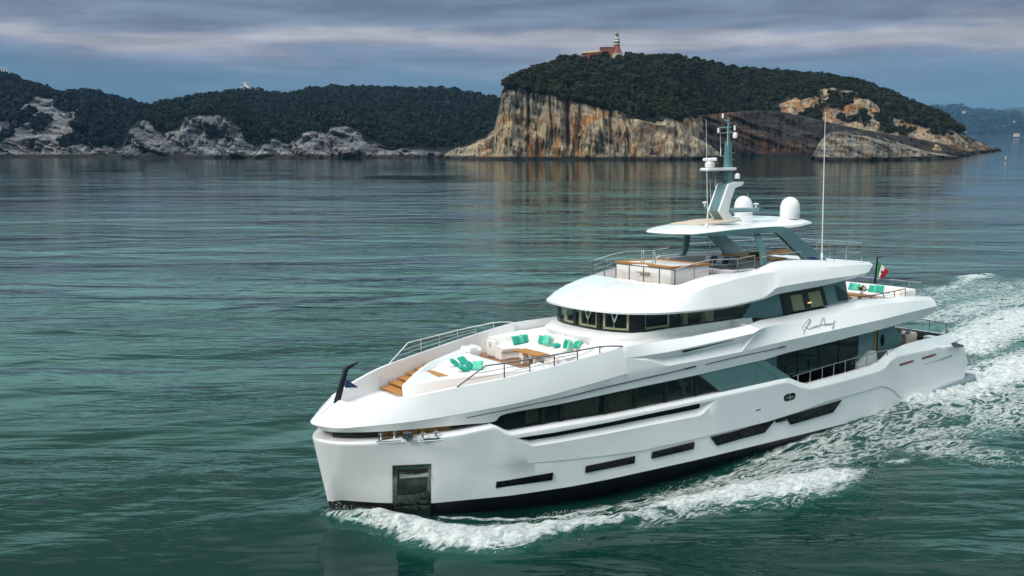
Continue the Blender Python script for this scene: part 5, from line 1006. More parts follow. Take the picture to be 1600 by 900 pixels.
me2 = bpy.data.meshes.new('spray'); fastmesh(me2, np.array(sv), np.array(sf__)); me2.materials.append(foam_m); so_ = bpy.data.objects.new('spray', me2); COL.objects.link(so_); tag(so_, 'white spray thrown up along the breaking bow wave of the yacht', 'spray', kind='stuff')
# ================================================================ headlands
def rockmat(name, cols, streak, dipx, warm=1.0, wet=None, band=(.02, .02, .30)):
    m = bpy.data.materials.new(name); m.use_nodes = True; t = m.node_tree; b = t.nodes['Principled BSDF']; k = t.links.new
    g = N(t, 'ShaderNodeNewGeometry'); vr = N(t, 'ShaderNodeVectorRotate', rotation_type='Z_AXIS'); vr.inputs['Angle'].default_value = YAW; k(g.outputs['Position'], vr.inputs['Vector'])
    def nz(sc, rot, scale, det=6, dist=.4):
        mpn = N(t, 'ShaderNodeMapping'); mpn.inputs['Scale'].default_value = sc; mpn.inputs['Rotation'].default_value = (0, R(rot), 0); k(vr.outputs[0], mpn.inputs[0]); n = N(t, 'ShaderNodeTexNoise', i_Scale=scale, i_Detail=det, i_Distortion=dist, i_Roughness=.6); k(mpn.outputs[0], n.inputs['Vector']); return n
    st = nz(band, dipx, 1.0, 7, .5); r1 = ramp(t, [(.28, cols[0]), (.45, cols[1]), (.58, cols[2]), (.75, cols[3])]); k(st.outputs[0], r1.inputs[0])
    vs_ = nz((.14, .14, .012), 0, 1.0, 6, .6); r2 = ramp(t, [(.46, 0), (.58, 1)]); k(vs_.outputs[0], r2.inputs[0])
    lg = nz((.012, .012, .02), 0, 1.0, 3, .3); r3 = ramp(t, [(.42, 0), (.55, 1)]); k(lg.outputs[0], r3.inputs[0])
    mu = N(t, 'ShaderNodeMath', operation='MULTIPLY'); k(r2.outputs[0], mu.inputs[0]); k(r3.outputs[0], mu.inputs[1]); mu2 = N(t, 'ShaderNodeMath', operation='MULTIPLY', n_1=.85 * warm); k(mu.outputs[0], mu2.inputs[0])
    mx_ = N(t, 'ShaderNodeMix', data_type='RGBA'); k(mu2.outputs[0], mx_.inputs[0]); k(r1.outputs[0], mx_.inputs[6]); mx_.inputs[7].default_value = (*streak, 1)
    fine = nz((.35, .35, .25), dipx, 1.0, 5, .2); r4 = ramp(t, [(.34, .30), (.60, 1.2)]); k(fine.outputs[0], r4.inputs[0])
    m2 = N(t, 'ShaderNodeMix', data_type='RGBA', blend_type='MULTIPLY', n_0=.8); k(mx_.outputs[2], m2.inputs[6]); k(r4.outputs[0], m2.inputs[7])
    sp = N(t, 'ShaderNodeSeparateXYZ'); k(g.outputs['Position'], sp.inputs[0]); wl = N(t, 'ShaderNodeMath', operation='ADD'); k(sp.outputs[2], wl.inputs[0]); 
    fm = N(t, 'ShaderNodeMath', operation='MULTIPLY', n_1=-3.0); k(fine.outputs[0], fm.inputs[0]); k(fm.outputs[0], wl.inputs[1])
    wr = ramp(t, [(.0, 1), (.12, .0)]); dvn = N(t, 'ShaderNodeMath', operation='DIVIDE', n_1=10.0); k(wl.outputs[0], dvn.inputs[0]); k(dvn.outputs[0], wr.inputs[0])
    m3 = N(t, 'ShaderNodeMix', data_type='RGBA'); k(wr.outputs[0], m3.inputs[0]); k(m2.outputs[2], m3.inputs[6]); m3.inputs[7].default_value = (.020, .018, .016, 1)
    # scrub growing on ledges: attribute green
    at = N(t, 'ShaderNodeAttribute', attribute_name='green'); gn = nz((.10, .10, .14), dipx, 1.0, 6, .6); ga = N(t, 'ShaderNodeMath', operation='ADD'); k(at.outputs['Fac'], ga.inputs[0]); k(gn.outputs[0], ga.inputs[1])
    gr = ramp(t, [(.98, 0), (1.06, 1)]); dv2 = N(t, 'ShaderNodeMath', operation='MULTIPLY', n_1=1.0); k(ga.outputs[0], dv2.inputs[0]); k(dv2.outputs[0], gr.inputs[0])
    gr.color_ramp.elements[0].position = .80; gr.color_ramp.elements[1].position = .90
    m4 = N(t, 'ShaderNodeMix', data_type='RGBA'); k(gr.outputs[0], m4.inputs[0]); k(m3.outputs[2], m4.inputs[6]); m4.inputs[7].default_value = (.006, .011, .006, 1)
    k(m4.outputs[2], b.inputs['Base Color']); b.inputs['Roughness'].default_value = .9; b.inputs['Specular IOR Level'].default_value = .2
    bp = N(t, 'ShaderNodeBump', i_Strength=.8, i_Distance=3.0); ad = N(t, 'ShaderNodeMath', operation='ADD'); k(st.outputs[0], ad.inputs[0]); k(fine.outputs[0], ad.inputs[1]); k(ad.outputs[0], bp.inputs['Height']); k(bp.outputs[0], b.inputs['Normal'])
    return m
RK1 = rockmat('island_limestone', [(.05, .048, .045), (.20, .18, .148), (.38, .315, .21), (.50, .41, .275)], (.36, .145, .022), 22, band=(.07, .05, .11))
RK2 = rockmat('grey_limestone', [(.03, .04, .05), (.11, .13, .15), (.24, .25, .26), (.40, .37, .32)], (.25, .13, .08), 14, .3)
RK3 = rockmat('strata_painted_shade', [(.008, .008, .008), (.022, .021, .020), (.05, .045, .038), (.12, .095, .06)], (.17, .065, .015), 26, .6)  # cove rock nearly black: the shade of the cove is put into its colour
RK4 = rockmat('islet_rock', [(.05, .05, .048), (.17, .165, .15), (.32, .29, .23), (.46, .42, .33)], (.30, .19, .08), 18, .4)
def folmat(name, c0, c1):
    m = bpy.data.materials.new(name); m.use_nodes = True; t = m.node_tree; b = t.nodes['Principled BSDF']; a = N(t, 'ShaderNodeAttribute', attribute_name='tone'); g = N(t, 'ShaderNodeNewGeometry')
    n = N(t, 'ShaderNodeTexNoise', i_Scale=.35, i_Detail=3); t.links.new(g.outputs['Position'], n.inputs['Vector']); ad = N(t, 'ShaderNodeMath', operation='ADD'); t.links.new(a.outputs['Fac'], ad.inputs[0]); t.links.new(n.outputs[0], ad.inputs[1])
    r = ramp(t, [(.45, c0), (1.25 / 1.5, c1)]); t.links.new(ad.outputs[0], r.inputs[0]); t.links.new(r.outputs[0], b.inputs['Base Color']); b.inputs['Roughness'].default_value = .85; b.inputs['Specular IOR Level'].default_value = .15; return m
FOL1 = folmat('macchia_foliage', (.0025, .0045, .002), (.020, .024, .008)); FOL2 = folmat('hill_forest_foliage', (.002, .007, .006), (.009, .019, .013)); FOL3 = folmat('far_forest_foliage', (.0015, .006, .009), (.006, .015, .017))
def vnoise(p, sc, oct_=4, seed=0):
    o = Vector((seed * 17.3, seed * 5.1, seed * 9.7)); return np.array([mn.fractal(Vector((q[0] * sc[0], q[1] * sc[1], q[2] * sc[2])) + o, .9, 2.1, oct_) for q in p])
class Land:
    def __init__(s, name, cols, offc, offr, rock, fol, step=1.5, amp=5.0, nrc=22, nrs=16, bend=.55, seed=1, back=160, green=None, cracks=(), floor=None, kind='structure', label=None, cat=None, dw=None, treeh=4.0, strw=.9):
        c = np.array(cols, float); s.px = np.arange(c[0, 0], c[-1, 0] + .01, step); I = lambda k: np.interp(s.px, c[:, 0], c[:, k])
        s.yr, s.yc, s.yw = I(1), I(2), I(3); n = len(s.px); s.yr = np.where(s.yc - s.yr > 12, s.yr + treeh, s.yr); f = lambda q: np.interp(s.px, [a for a, b in q], [b for a, b in q]) if isinstance(q, (list, tuple)) else np.full(n, float(q))
        s.oc, s.orr = f(offc), f(offr); s.Dw = np.array([Gd(x, y) for x, y in zip(s.px, s.yw)]); s.bend = bend
        if dw is not None: s.Dw = f(dw)
        rows = []; zone = []
        for j in range(nrc + 1):
            q = j / nrc; rows.append((s.yw + (s.yc - s.yw) * q, s.Dw + s.oc * q ** 1.4)); zone.append(q)
        for j in range(1, nrs + 1):
            q = j / nrs; rows.append((s.slope_y(q), s.Dw + s.oc + (s.orr - s.oc) * q)); zone.append(1 + q)
        V = np.array([[Dp(x, y, d) for x, y, d in zip(s.px, yy, dd)] for yy, dd in rows])
        under = V[0].copy(); under[:, 2] = -4; V[0][:, 2] = np.minimum(V[0][:, 2], .0)
        top = V[-1]; fw_ = np.array([math.sin(YAW), math.cos(YAW), 0]); bk = []
        for q in (.25, .6, 1.0): b_ = top + fw_ * back * q; b_[:, 2] = top[:, 2] * (1 - q ** 1.3) - 4 * q; bk.append(b_)
        V = np.concatenate([under[None], V, np.array(bk)]); zone = [0] + zone + [2.2, 2.5, 3]
        sh = V.shape; flatv = V.reshape(-1, 3); zz = np.repeat(zone, n)
        lat = flatv @ np.array([cy, -sy, 0]); loc = np.column_stack([lat, flatv @ fw_, flatv[:, 2]])
        vert = vnoise(loc, (.10, .02, .018), 4, seed); strata = vnoise(np.column_stack([loc[:, 0], loc[:, 1], loc[:, 2] + .38 * loc[:, 0]]), (.012, .012, .16), 3, seed + 3); blob = vnoise(loc, (.045, .045, .06), 4, seed + 7)
        w = np.where(zz <= 1, np.clip(zz * 6, 0, 1) * np.clip((1.02 - zz) * 8, .25, 1), np.clip(1.3 - zz, 0, .3))
        disp = amp * w * (1.7 * np.abs(vert) + strw * strata + .4 * blob - .6)
        disp += amp * .45 * w * np.abs(vnoise(loc, (.34, .08, .05), 3, seed + 11)) * (zz <= 1.05)
        for cx, wd_, dp in cracks:
            pxf = np.tile(s.px, sh[0]); disp += -dp * np.exp(-((pxf - cx) / wd_) ** 2) * np.clip(zz * 3, 0, 1) * (zz <= 1)
        flatv -= fw_[None] * disp[:, None]
        if kind == 'structure' or True: flatv[:, 2] += np.where((zz > .05) & (zz < 1.9), amp * .12 * blob, 0)
        i = np.arange((sh[0] - 1) * (n - 1)); r_, c_ = i // (n - 1), i % (n - 1); a0 = r_ * n + c_
        me = bpy.data.meshes.new(name); fastmesh(me, flatv, np.stack([a0, a0 + 1, a0 + n + 1, a0 + n], 1)); me.polygons.foreach_set('use_smooth', [True] * len(me.polygons)); me.set_sharp_from_angle(angle=R(40))
        g = np.clip((zz - 1) * 2.0 + .42, 0, .55); pxf = np.tile(s.px, sh[0])
        if green is not None: g = green(pxf, zz, g)
        g = np.where(zz > 1.25, np.maximum(g, .75 if green is None else g), g)
        at_ = me.attributes.new('green', 'FLOAT', 'POINT'); at_.data.foreach_set('value', g.astype(np.float32))
        me.materials.append(rock); s.o = bpy.data.objects.new(name, me); COL.objects.link(s.o); tag(s.o, label, cat, kind=kind); s.V = flatv.reshape(sh); s.nrc, s.nrs = nrc, nrs
    def slope_y(s, q): return s.yc + (s.yr - s.yc) * (1 - (1 - q) ** (1 + s.bend))
    def at(s, px, q):
        k = np.clip((px - s.px[0]) / (s.px[1] - s.px[0]), 0, len(s.px) - 1.001); i = int(k); f = k - i; j = 1 + s.nrc + q * s.nrs; jj = int(min(j, s.V.shape[0] - 2)); g = j - jj
        return (s.V[jj, i] * (1 - f) + s.V[jj, i + 1] * f) * (1 - g) + (s.V[jj + 1, i] * (1 - f) + s.V[jj + 1, i + 1] * f) * g
def Gd(px, py): p = G(px, py); return float((p - CW) @ MW[2])
def woods(name, label, land, n, rad, fol, nl=46, keep=None, pxr=None, qr=(0, 1.02), seed=1, flatn=.8, lsz=.34):
    r = np.random.default_rng(seed); C, Rr, T = [], [], []; k = 0
    lo, hi = pxr or (land.px[0], land.px[-1])
    while len(C) < n and k < n * 6:
        k += 1; px = r.uniform(lo, hi); q = r.uniform(*qr)
        if keep and not keep(px, q, r): continue
        p = land.at(px, q); rr = rad * (.5 + 1.2 * r.random() ** 1.8)
        if p[2] < 6: continue
        C.append(p + np.array([0, 0, rr * .45])); Rr.append(rr); T.append(r.random())
    C = np.array(C); Rr = np.array(Rr); T = np.array(T); m = len(C)
    d = r.normal(size=(m, nl, 3)); d /= np.linalg.norm(d, axis=2)[..., None]; d[..., 2] = np.where(d[..., 2] < -.35, -d[..., 2], d[..., 2])
    ctr = C[:, None] + d * (Rr[:, None] * (.62 + .42 * r.random((m, nl))))[..., None] * np.array([1, 1, flatn])
    nrm = d + r.normal(size=d.shape) * .55; nrm /= np.linalg.norm(nrm, axis=2)[..., None]
    a = np.cross(nrm, r.normal(size=d.shape)); a /= np.linalg.norm(a, axis=2)[..., None]; b = np.cross(nrm, a); sz = (Rr[:, None] * lsz * (.6 + .8 * r.random((m, nl))))[..., None]
    v = np.stack([ctr - a * sz, ctr - b * sz * .8, ctr + a * sz, ctr + b * sz * .8], 2).reshape(-1, 3); f = np.arange(len(v)).reshape(-1, 4)
    me = bpy.data.meshes.new(name); fastmesh(me, v, f); tone = np.repeat(T ** 1.5 * .8, nl * 4) + np.repeat(r.random(m * nl) * .25 - .1, 4)
    at_ = me.attributes.new('tone', 'FLOAT', 'POINT'); at_.data.foreach_set('value', tone.astype(np.float32)); me.materials.append(fol)
    o = bpy.data.objects.new(name, me); COL.objects.link(o); tag(o, label, 'woods', kind='stuff'); return o
# main island
ISL = [(690, 247, 247, 248), (697, 241, 241, 249), (710, 232, 232, 249.4), (735, 223, 223.5, 249.8), (758, 214, 215, 250), (771, 203, 204.5, 250), (778, 176, 179, 250), (784, 142, 147, 250), (790, 133, 138, 250), (804, 122, 139, 250), (834, 107.5, 142, 250), (856, 102, 147, 250), (878, 90, 155, 250), (897, 89, 157, 250), (910, 91, 160, 250), (940, 83, 166, 250), (969, 85, 178, 250), (985, 84, 182, 250), (1010, 89, 188, 250), (1057, 87, 187, 249.5), (1080, 94, 182, 248), (1100, 96, 180, 246), (1120, 100, 179, 245), (1162, 107, 176, 244.3), (1187, 109, 174, 244), (1225, 112, 160, 244), (1260, 114.5, 143, 244), (1300, 119, 136, 244), (1340, 127, 142, 244), (1365, 135, 160, 244), (1391, 145, 176, 244), (1431, 163.5, 188, 244), (1460, 174, 195, 244), (1478, 183, 200, 243.5), (1488, 195, 204, 243), (1505, 208, 211, 241.5), (1519, 216.5, 218, 240), (1545, 228, 229, 237.5), (1563, 234, 234, 235.5)]
def isl_green(px, zz, g):
    g = np.where((px > 1170) & (zz < 1) & (zz > .35), np.clip((zz - .35) * .5, 0, .26), g); return np.where((px < 1170) & (zz > 1.06), .9, np.where((px >= 1170) & (zz > 1.05), .55, g))
island = Land('island', ISL, [(690, 20), (770, 30), (786, 8), (1040, 22), (1100, 40), (1200, 70), (1300, 110), (1400, 80), (1563, 20)], [(690, 40), (770, 60), (786, 60), (850, 170), (960, 210), (1100, 220), (1300, 210), (1450, 110), (1563, 30)], RK1, FOL1, strw=.25, step=.9, amp=8, nrc=44, nrs=24, seed=2, green=isl_green, cracks=((888, 3.0, 14), (826, 2, 5), (955, 2.5, 5), (1006, 2, 6), (1055, 3, 6)))
SPUR = [(985, 186, 186.5, 250.2), (996, 186, 187, 250.4), (1024, 194, 195, 250.5), (1045, 196, 197, 250.4), (1060, 198, 198.5, 250.2), (1075, 208, 208.5, 250), (1092, 217, 217.5, 249.6), (1110, 228, 228.5, 249), (1121, 236, 236.3, 248.4), (1130, 245, 245, 247.6)]
spur = Land('headland_spur', SPUR, 6, 26, RK1, FOL1, strw=.3, step=.9, amp=4, nrc=26, nrs=6, seed=5, back=30, green=lambda px, zz, g: np.zeros_like(px), cracks=((1058, 3, 4),))
COVE = [(1062, 186, 186.5, 247.5), (1110, 179, 179.5, 245.5), (1187, 172, 172.5, 244.6), (1225, 176, 176.5, 244.6), (1290, 190, 190.5, 244.8), (1360, 205, 205.5, 245), (1430, 216, 216.5, 244.8), (1480, 226, 226.5, 244.2), (1510, 236, 236.3, 243.3), (1522, 241.5, 241.5, 242.5)]
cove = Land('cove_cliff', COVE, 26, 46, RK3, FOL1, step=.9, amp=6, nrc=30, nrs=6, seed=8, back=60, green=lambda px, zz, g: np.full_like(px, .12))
ISLET = [(1272, 243, 243, 250.2), (1276, 231, 231.5, 250.8), (1283, 219, 220, 251.2), (1294, 207, 208, 251.4), (1312, 204.5, 208, 251.5), (1334, 205.5, 212, 251.4), (1358, 209, 217, 251.2), (1375, 213.5, 221, 250.9), (1412, 225.5, 231, 250.2), (1453, 237.5, 240, 249), (1494, 244, 245, 247.8), (1502, 246.3, 246.5, 247.4)]
islet = Land('rock_islet', ISLET, [(1272, 2), (1300, 6), (1502, 4)], [(1272, 8), (1300, 30), (1502, 8)], RK4, FOL1, step=.8, amp=3.5, nrc=26, nrs=10, seed=11, back=16, green=lambda px, zz, g: np.where((zz > 1.15) & (px > 1290) & (px < 1400), .40, 0.0))
def isl_keep(px, q, r):
    if px < 800 and q > .9: return False
    if 934 < px < 979 and q > .55: return r.random() < (.12 if px > 948 else .45)
    if 904 < px <= 934 and q > .66: return r.random() < .12
    if px > 1190: return q > .12 or r.random() < .3
    return True
woods('island_woods', 'dark green woods covering the top and slopes of the island', island, 5600, 2.5, FOL1, keep=isl_keep, pxr=(790, 1500), qr=(-.01, 1.03), seed=4)
def sc_keep(px, q, r): return mn.noise(Vector((px * .03, q * 3, 2))) > -.05
def on_cliff(land): 
    class Q: pass
    w = Q(); w.px = land.px
    def at(px, q): 
        k = np.clip((px - land.px[0]) / (land.px[1] - land.px[0]), 0, len(land.px) - 1.001); i = int(k); j = 1 + q * land.nrc; jj = int(j); g = j - jj
        return land.V[jj, i] * (1 - g) + land.V[min(jj + 1, land.V.shape[0] - 1), i] * g
    w.at = at; return w
woods('ledge_scrub', 'dark scrub growing on ledges of the eastern rocky slope of the island', on_cliff(island), 600, 2.4, FOL1, nl=34, keep=lambda px, q, r: mn.noise(Vector((px * .035, q * 4.5, 7))) > .02, pxr=(1190, 1480), qr=(.5, 1.0), seed=6)
# mainland headlands on the left
HB = [(165, 243, 243, 247), (190, 228, 232, 247), (205, 199, 205, 247), (228, 176, 187, 247), (240, 165, 195, 247), (252, 160, 209, 247), (270, 157.5, 205, 247), (282, 156, 199, 247), (290, 153, 183, 247), (312, 148.5, 180, 247), (342, 146, 181, 247), (357, 142, 184, 247), (376, 138, 200, 247), (385, 139, 222, 247), (400, 139, 231, 247), (414, 140.5, 226, 247), (427, 142.5, 215, 247), (440, 144, 223, 247), (453, 143.5, 226, 247), (466, 141, 209, 247), (485, 137, 205, 247), (511, 136, 208, 247), (519, 133.5, 198, 247), (543, 134, 198, 247), (564, 134, 208, 247), (576, 134, 222, 247), (605, 134.5, 232, 247.2), (632, 137, 231, 247), (669, 136.5, 237, 246.6), (695, 136.5, 240.5, 246.2), (734, 144, 241, 246), (782, 153, 242, 246), (830, 168, 243, 246), (900, 195, 244, 246)]
hillB = Land('headland_hill', HB, [(165, 10), (230, 40), (330, 40), (400, 12), (480, 40), (545, 45), (600, 20), (900, 14)], [(165, 20), (230, 260), (330, 480), (520, 620), (700, 560), (900, 300)], RK2, FOL2, step=1.1, amp=12, nrc=26, nrs=30, bend=.25, seed=21, back=300)
woods('hill_woods', 'dark green woods covering the long headland hill behind the island', hillB, 7500, 2.9, FOL2, nl=24, pxr=(222, 860), qr=(.0, 1.02), seed=9)
for k, (x, q) in enumerate(((560, .2), (640, .12), (655, .14), (735, .16), (700, .2))):
    pass
HA = [(-500, 150, 200, 247), (-300, 120, 190, 247), (-120, 130, 190, 247), (-40, 117, 190, 247), (0, 115, 192, 247), (17, 117, 188, 247), (30, 124, 176, 247), (45, 131, 158, 247), (58, 138, 150, 247), (75, 147, 155, 247), (88, 151, 157, 247), (100, 152, 157, 247), (110, 147, 160, 247), (122, 143, 172, 247), (135, 141, 186, 247), (148, 143, 206, 247), (162, 146, 226, 247), (180, 151, 236, 247), (200, 157, 240, 247), (242, 168, 242, 247), (300, 185, 244, 247), (360, 215, 246, 247)]
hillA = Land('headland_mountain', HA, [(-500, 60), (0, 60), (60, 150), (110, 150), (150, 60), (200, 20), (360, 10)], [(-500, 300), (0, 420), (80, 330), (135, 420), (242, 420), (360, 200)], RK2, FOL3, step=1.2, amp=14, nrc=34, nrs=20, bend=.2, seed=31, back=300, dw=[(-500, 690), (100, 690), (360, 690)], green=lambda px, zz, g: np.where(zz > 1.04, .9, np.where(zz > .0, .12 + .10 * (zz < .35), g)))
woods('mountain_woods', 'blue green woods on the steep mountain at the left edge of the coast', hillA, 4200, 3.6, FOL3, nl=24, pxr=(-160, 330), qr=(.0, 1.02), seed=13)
woods('crag_scrub', 'dark scrub in the gullies of the grey crag below the left mountain', on_cliff(hillA), 300, 3.6, FOL3, nl=28, keep=lambda px, q, r: mn.noise(Vector((px * .04, q * 4.0, 3))) > .16, pxr=(-60, 235), qr=(.04, 1.0), seed=15)
# far coast across the gulf
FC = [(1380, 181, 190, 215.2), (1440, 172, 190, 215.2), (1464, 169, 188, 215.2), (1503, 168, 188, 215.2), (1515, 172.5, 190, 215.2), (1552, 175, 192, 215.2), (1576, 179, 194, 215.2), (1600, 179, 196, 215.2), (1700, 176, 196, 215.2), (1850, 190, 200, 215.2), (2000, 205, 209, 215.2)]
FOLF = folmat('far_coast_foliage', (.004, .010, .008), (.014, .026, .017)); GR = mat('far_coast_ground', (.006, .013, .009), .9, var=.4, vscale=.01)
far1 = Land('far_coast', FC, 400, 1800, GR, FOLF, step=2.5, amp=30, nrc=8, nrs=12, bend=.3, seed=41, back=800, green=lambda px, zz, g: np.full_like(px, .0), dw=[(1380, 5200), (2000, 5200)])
woods('far_coast_woods', 'blue hazed woods on the low coast far across the gulf', far1, 1500, 24, FOLF, nl=22, pxr=(1400, 1800), qr=(-.6, 1.02), seed=17)
FM = [(1440, 172, 200, 214.6), (1509, 167.5, 200, 214.6), (1546, 166, 200, 214.6), (1567, 167.5, 200, 214.6), (1577, 163.8, 200, 214.6), (1600, 164, 200, 214.6), (1720, 160, 200, 214.6), (1900, 190, 205, 214.6)]
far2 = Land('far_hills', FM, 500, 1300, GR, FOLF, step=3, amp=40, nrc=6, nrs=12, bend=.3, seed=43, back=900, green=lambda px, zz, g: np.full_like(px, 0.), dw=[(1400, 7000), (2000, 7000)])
# houses on the far coast: each one a small gabled block
hw_m = mat('far_house_wall', (.62, .58, .52), .8); hr_m = mat('far_house_roof', (.38, .15, .09), .8)
def at_far(px, py):
    D = 5200 + 400 * np.clip((215 - py) / 25, 0, 1) ** 1.4 + 300; return Dp(px, py, D - 330)
house0 = None
for (px, py, w_, fl) in [(1494, 199.5, 26, 1), (1498, 201, 30, 0), (1506, 199.8, 26, 0), (1512, 200.2, 24, 1), (1517, 198.8, 22, 0), (1525, 200, 30, 1), (1532, 200.5, 22, 0), (1536, 199.2, 22, 0), (1544, 199, 24, 0), (1549, 198.2, 26, 1), (1546, 205, 28, 1), (1567, 199.5, 26, 1), (1571, 199, 30, 1), (1511, 205.5, 26, 0), (1506, 176, 22, 1), (1588, 212, 34, 0), (1585, 191, 22, 1), (1590, 192, 22, 1), (1530, 193.5, 20, 0), (1557, 195, 20, 1)]:
    p = at_far(px, py)
    if house0 is None:
        h = empty('far_house', None, 'house'); m1 = MB(flip=False); m1.box((-.5, -.4, -.3), (.5, .4, .45)); m1.build('wall', hw_m, h); m1 = MB(flip=False); m1.prism([(-.55, -.45, .45), (-.55, .45, .45), (-.55, 0, .72)], (1.1, 0, 0)); m1.build('roof', hr_m, h); house0 = h; o = h
    else:
        o = house0.copy(); COL.objects.link(o)
        for c in list(house0.children): cc = c.copy(); COL.objects.link(cc); cc.parent = o
    o.location = tuple(p); o.scale = (w_ * .8, w_ * .55, w_ * .55); o.rotation_euler = (0, 0, -YAW + (px * .7 % 1.0) - .5); o['label'] = 'tiny pale house with a reddish roof among the woods of the far blue coast'; o['group'] = 'houses on the far coast'
# ================================================================ lighthouse and buildings on the island
Dl = float((island.at(962, 1.0) - CW) @ MW[2]) - 14
mpp = Dl / F
def L3(px, py): return Dp(px, py, Dl)
lb = L3(963.5, 97); rotl = -YAW + R(20)
def MBw(): return MB(flip=False)
stone = mat('lighthouse_stone', (.34, .29, .22), .9, var=.3, vscale=.5); redw = mat('red_render', (.27, .085, .055), .85, var=.3, vscale=.4); lwhite = mat('lighthouse_white', (.72, .70, .64), .7, var=.06, vscale=1); lblack = mat('lighthouse_black', (.02, .02, .022), .5); tanr = mat('tan_roof_tiles', (.36, .27, .17), .85, var=.2, vscale=.6); cream_w = mat('cream_wall', (.62, .52, .28), .8, var=.1)
lh = empty('lighthouse', 'white banded lighthouse tower with black lantern above the red building', 'lighthouse'); lh.location = tuple(lb)
hh = lambda py: (97 - py) * mpp
def cyl(name, m, y0, y1, r0, r1, seg=18, par=lh): b_ = MBw(); b_.lathe([(r0, hh(y0)), (r1, hh(y1))], (0, 0, 0), seg); return b_.build(name, m, par, ang=40)
cyl('stone_base', stone, 99, 83.5, 12.5 * mpp, 8.5 * mpp, 10); cyl('red_drum', redw, 83.5, 72.4, 8.0 * mpp, 4.6 * mpp, 12); cyl('lower_band', lblack, 72.4, 70.6, 4.9 * mpp, 4.7 * mpp); cyl('yellow_band', cream_w, 70.6, 67.6, 4.1 * mpp, 4.1 * mpp); ga_ = cyl('gallery', lblack, 67.6, 66.0, 4.9 * mpp, 5.2 * mpp); cyl('white_shaft', lwhite, 66, 63.1, 3.9 * mpp, 3.9 * mpp); cyl('upper_gallery', lblack, 63.1, 62.0, 4.1 * mpp, 4.3 * mpp); cyl('lantern_base', lwhite, 62, 59.6, 3.3 * mpp, 3.3 * mpp)
cyl('lantern_glass', M['hullglass'], 59.6, 56, 2.3 * mpp, 2.3 * mpp, 12); lr = MBw()
for k in range(8): a = k * math.pi / 4; lr.tube([(2.6 * mpp * math.cos(a), 2.6 * mpp * math.sin(a), hh(59.6)), (2.6 * mpp * math.cos(a), 2.6 * mpp * math.sin(a), hh(56))], .18)
lr.build('lantern_post', lwhite, lh); rf_ = MBw(); rf_.lathe([(3.4 * mpp, hh(56.2)), (3.0 * mpp, hh(55)), (1.6 * mpp, hh(53.9)), (.5 * mpp, hh(53)), (.25 * mpp, hh(51))], (0, 0, 0), 14); rf_.build('lantern_roof', lblack, lh)
def house(name, label, px0, px1, ybase, ywall, yroof, depth, wm, rm, rz=0, wins=(), dD=0, slope=0):
    c = Dp((px0 + px1) / 2, ybase, Dl + dD); mp_ = (Dl + dD) / F; w_ = (px1 - px0) * mp_; h = empty(name, label, 'building'); h.location = tuple(c); h.rotation_euler = (0, 0, -YAW + R(rz)); H_ = (ybase - ywall) * mp_; H2 = (ybase - yroof) * mp_
    b_ = MBw(); b_.prism([(-w_ / 2, -depth / 2, -6), (w_ / 2, -depth / 2, -6), (w_ / 2, -depth / 2, H_ + slope), (-w_ / 2, -depth / 2, H_)], (0, depth, 0)); b_.build('wall', wm, h)
    r = MBw(); e_ = .7; r.prism([(-w_ / 2 - e_, -depth / 2 - e_, H_ + .02), (-w_ / 2 - e_, depth / 2 + e_, H_ + .02), (-w_ / 2 - e_ + depth * .2, 0, H2)], (w_ + 2 * e_ - depth * .2, 0, slope)); r.build('roof', rm, h)
    for (fx, fz, ww, wh_) in wins: wb_ = MBw(); wb_.box((fx * w_ - ww / 2, -depth / 2 - .06, fz * H_), (fx * w_ + ww / 2, -depth / 2 + .1, fz * H_ + wh_)); wb_.build('window', lblack, h)
    return h
house('keepers_house', 'red walled building joined to the foot of the lighthouse tower', 938, 962, 90, 75.2, 73.6, 11, redw, redw, 0, [(-.28, .45, .9, 1.4), (.02, .45, .9, 1.4), (.3, .45, .9, 1.4)], dD=2)
house('barrack_building', 'long low building with a tan roof left of the lighthouse on the island', 909.5, 940, 94, 84.2, 80.6, 9, redw, tanr, 8, [(-.3, .5, .9, 1.2), (-.05, .5, .9, 1.2), (.2, .5, .9, 1.2)], dD=6, slope=1.2)
# small fort with a tower on the mainland hill, masts on the mountain
D0 = float((hillB.at(383, 1.0) - CW) @ MW[2]) - 12; m0 = D0 / F; h = empty('hilltop_tower', 'small ruined tower house on the crest of the mainland hill', 'tower'); h.location = tuple(Dp(384, 141, D0)); h.rotation_euler = (0, 0, -YAW)
b_ = MBw(); b_.box((-1.4 * m0, -3, -4), (1.2 * m0, 3, 12.5 * m0)); b_.box((-1.9 * m0, -3.4, 11.2 * m0), (1.6 * m0, 3.4, 12 * m0)); b_.build('tower', lwhite, h); b_ = MBw(); b_.box((-9 * m0, -3, -6), (7 * m0, 4, 4.2 * m0)); b_.box((1.3 * m0, -2.8, 4.2 * m0), (4 * m0, 2.8, 7.6 * m0)); b_.build('wing', lwhite, h)
for k, (px, py, lab) in enumerate(((2.5, 103.5, 'thin radio mast furthest left on the mountain top'), (6.5, 105, 'short radio mast in the middle of the mountain top'), (10.5, 104, 'thin radio mast at the right of the mountain top trio'))):
    D1 = float((hillA.at(px, .98) - CW) @ MW[2]); a, b2 = Dp(px, 113.5, D1), Dp(px, py, D1); mb = MBw(); mb.tube([(0, 0, -2), (0, 0, float(b2[2] - a[2]))], [.45, .25], 5); mb.box((-.9, -.5, float(b2[2] - a[2]) * .7), (.9, .5, float(b2[2] - a[2]) * .78)); o = mb.build('radio_mast', lwhite, None); o.location = tuple(a); tag(o, lab, 'radio mast', 'radio masts on the mountain')
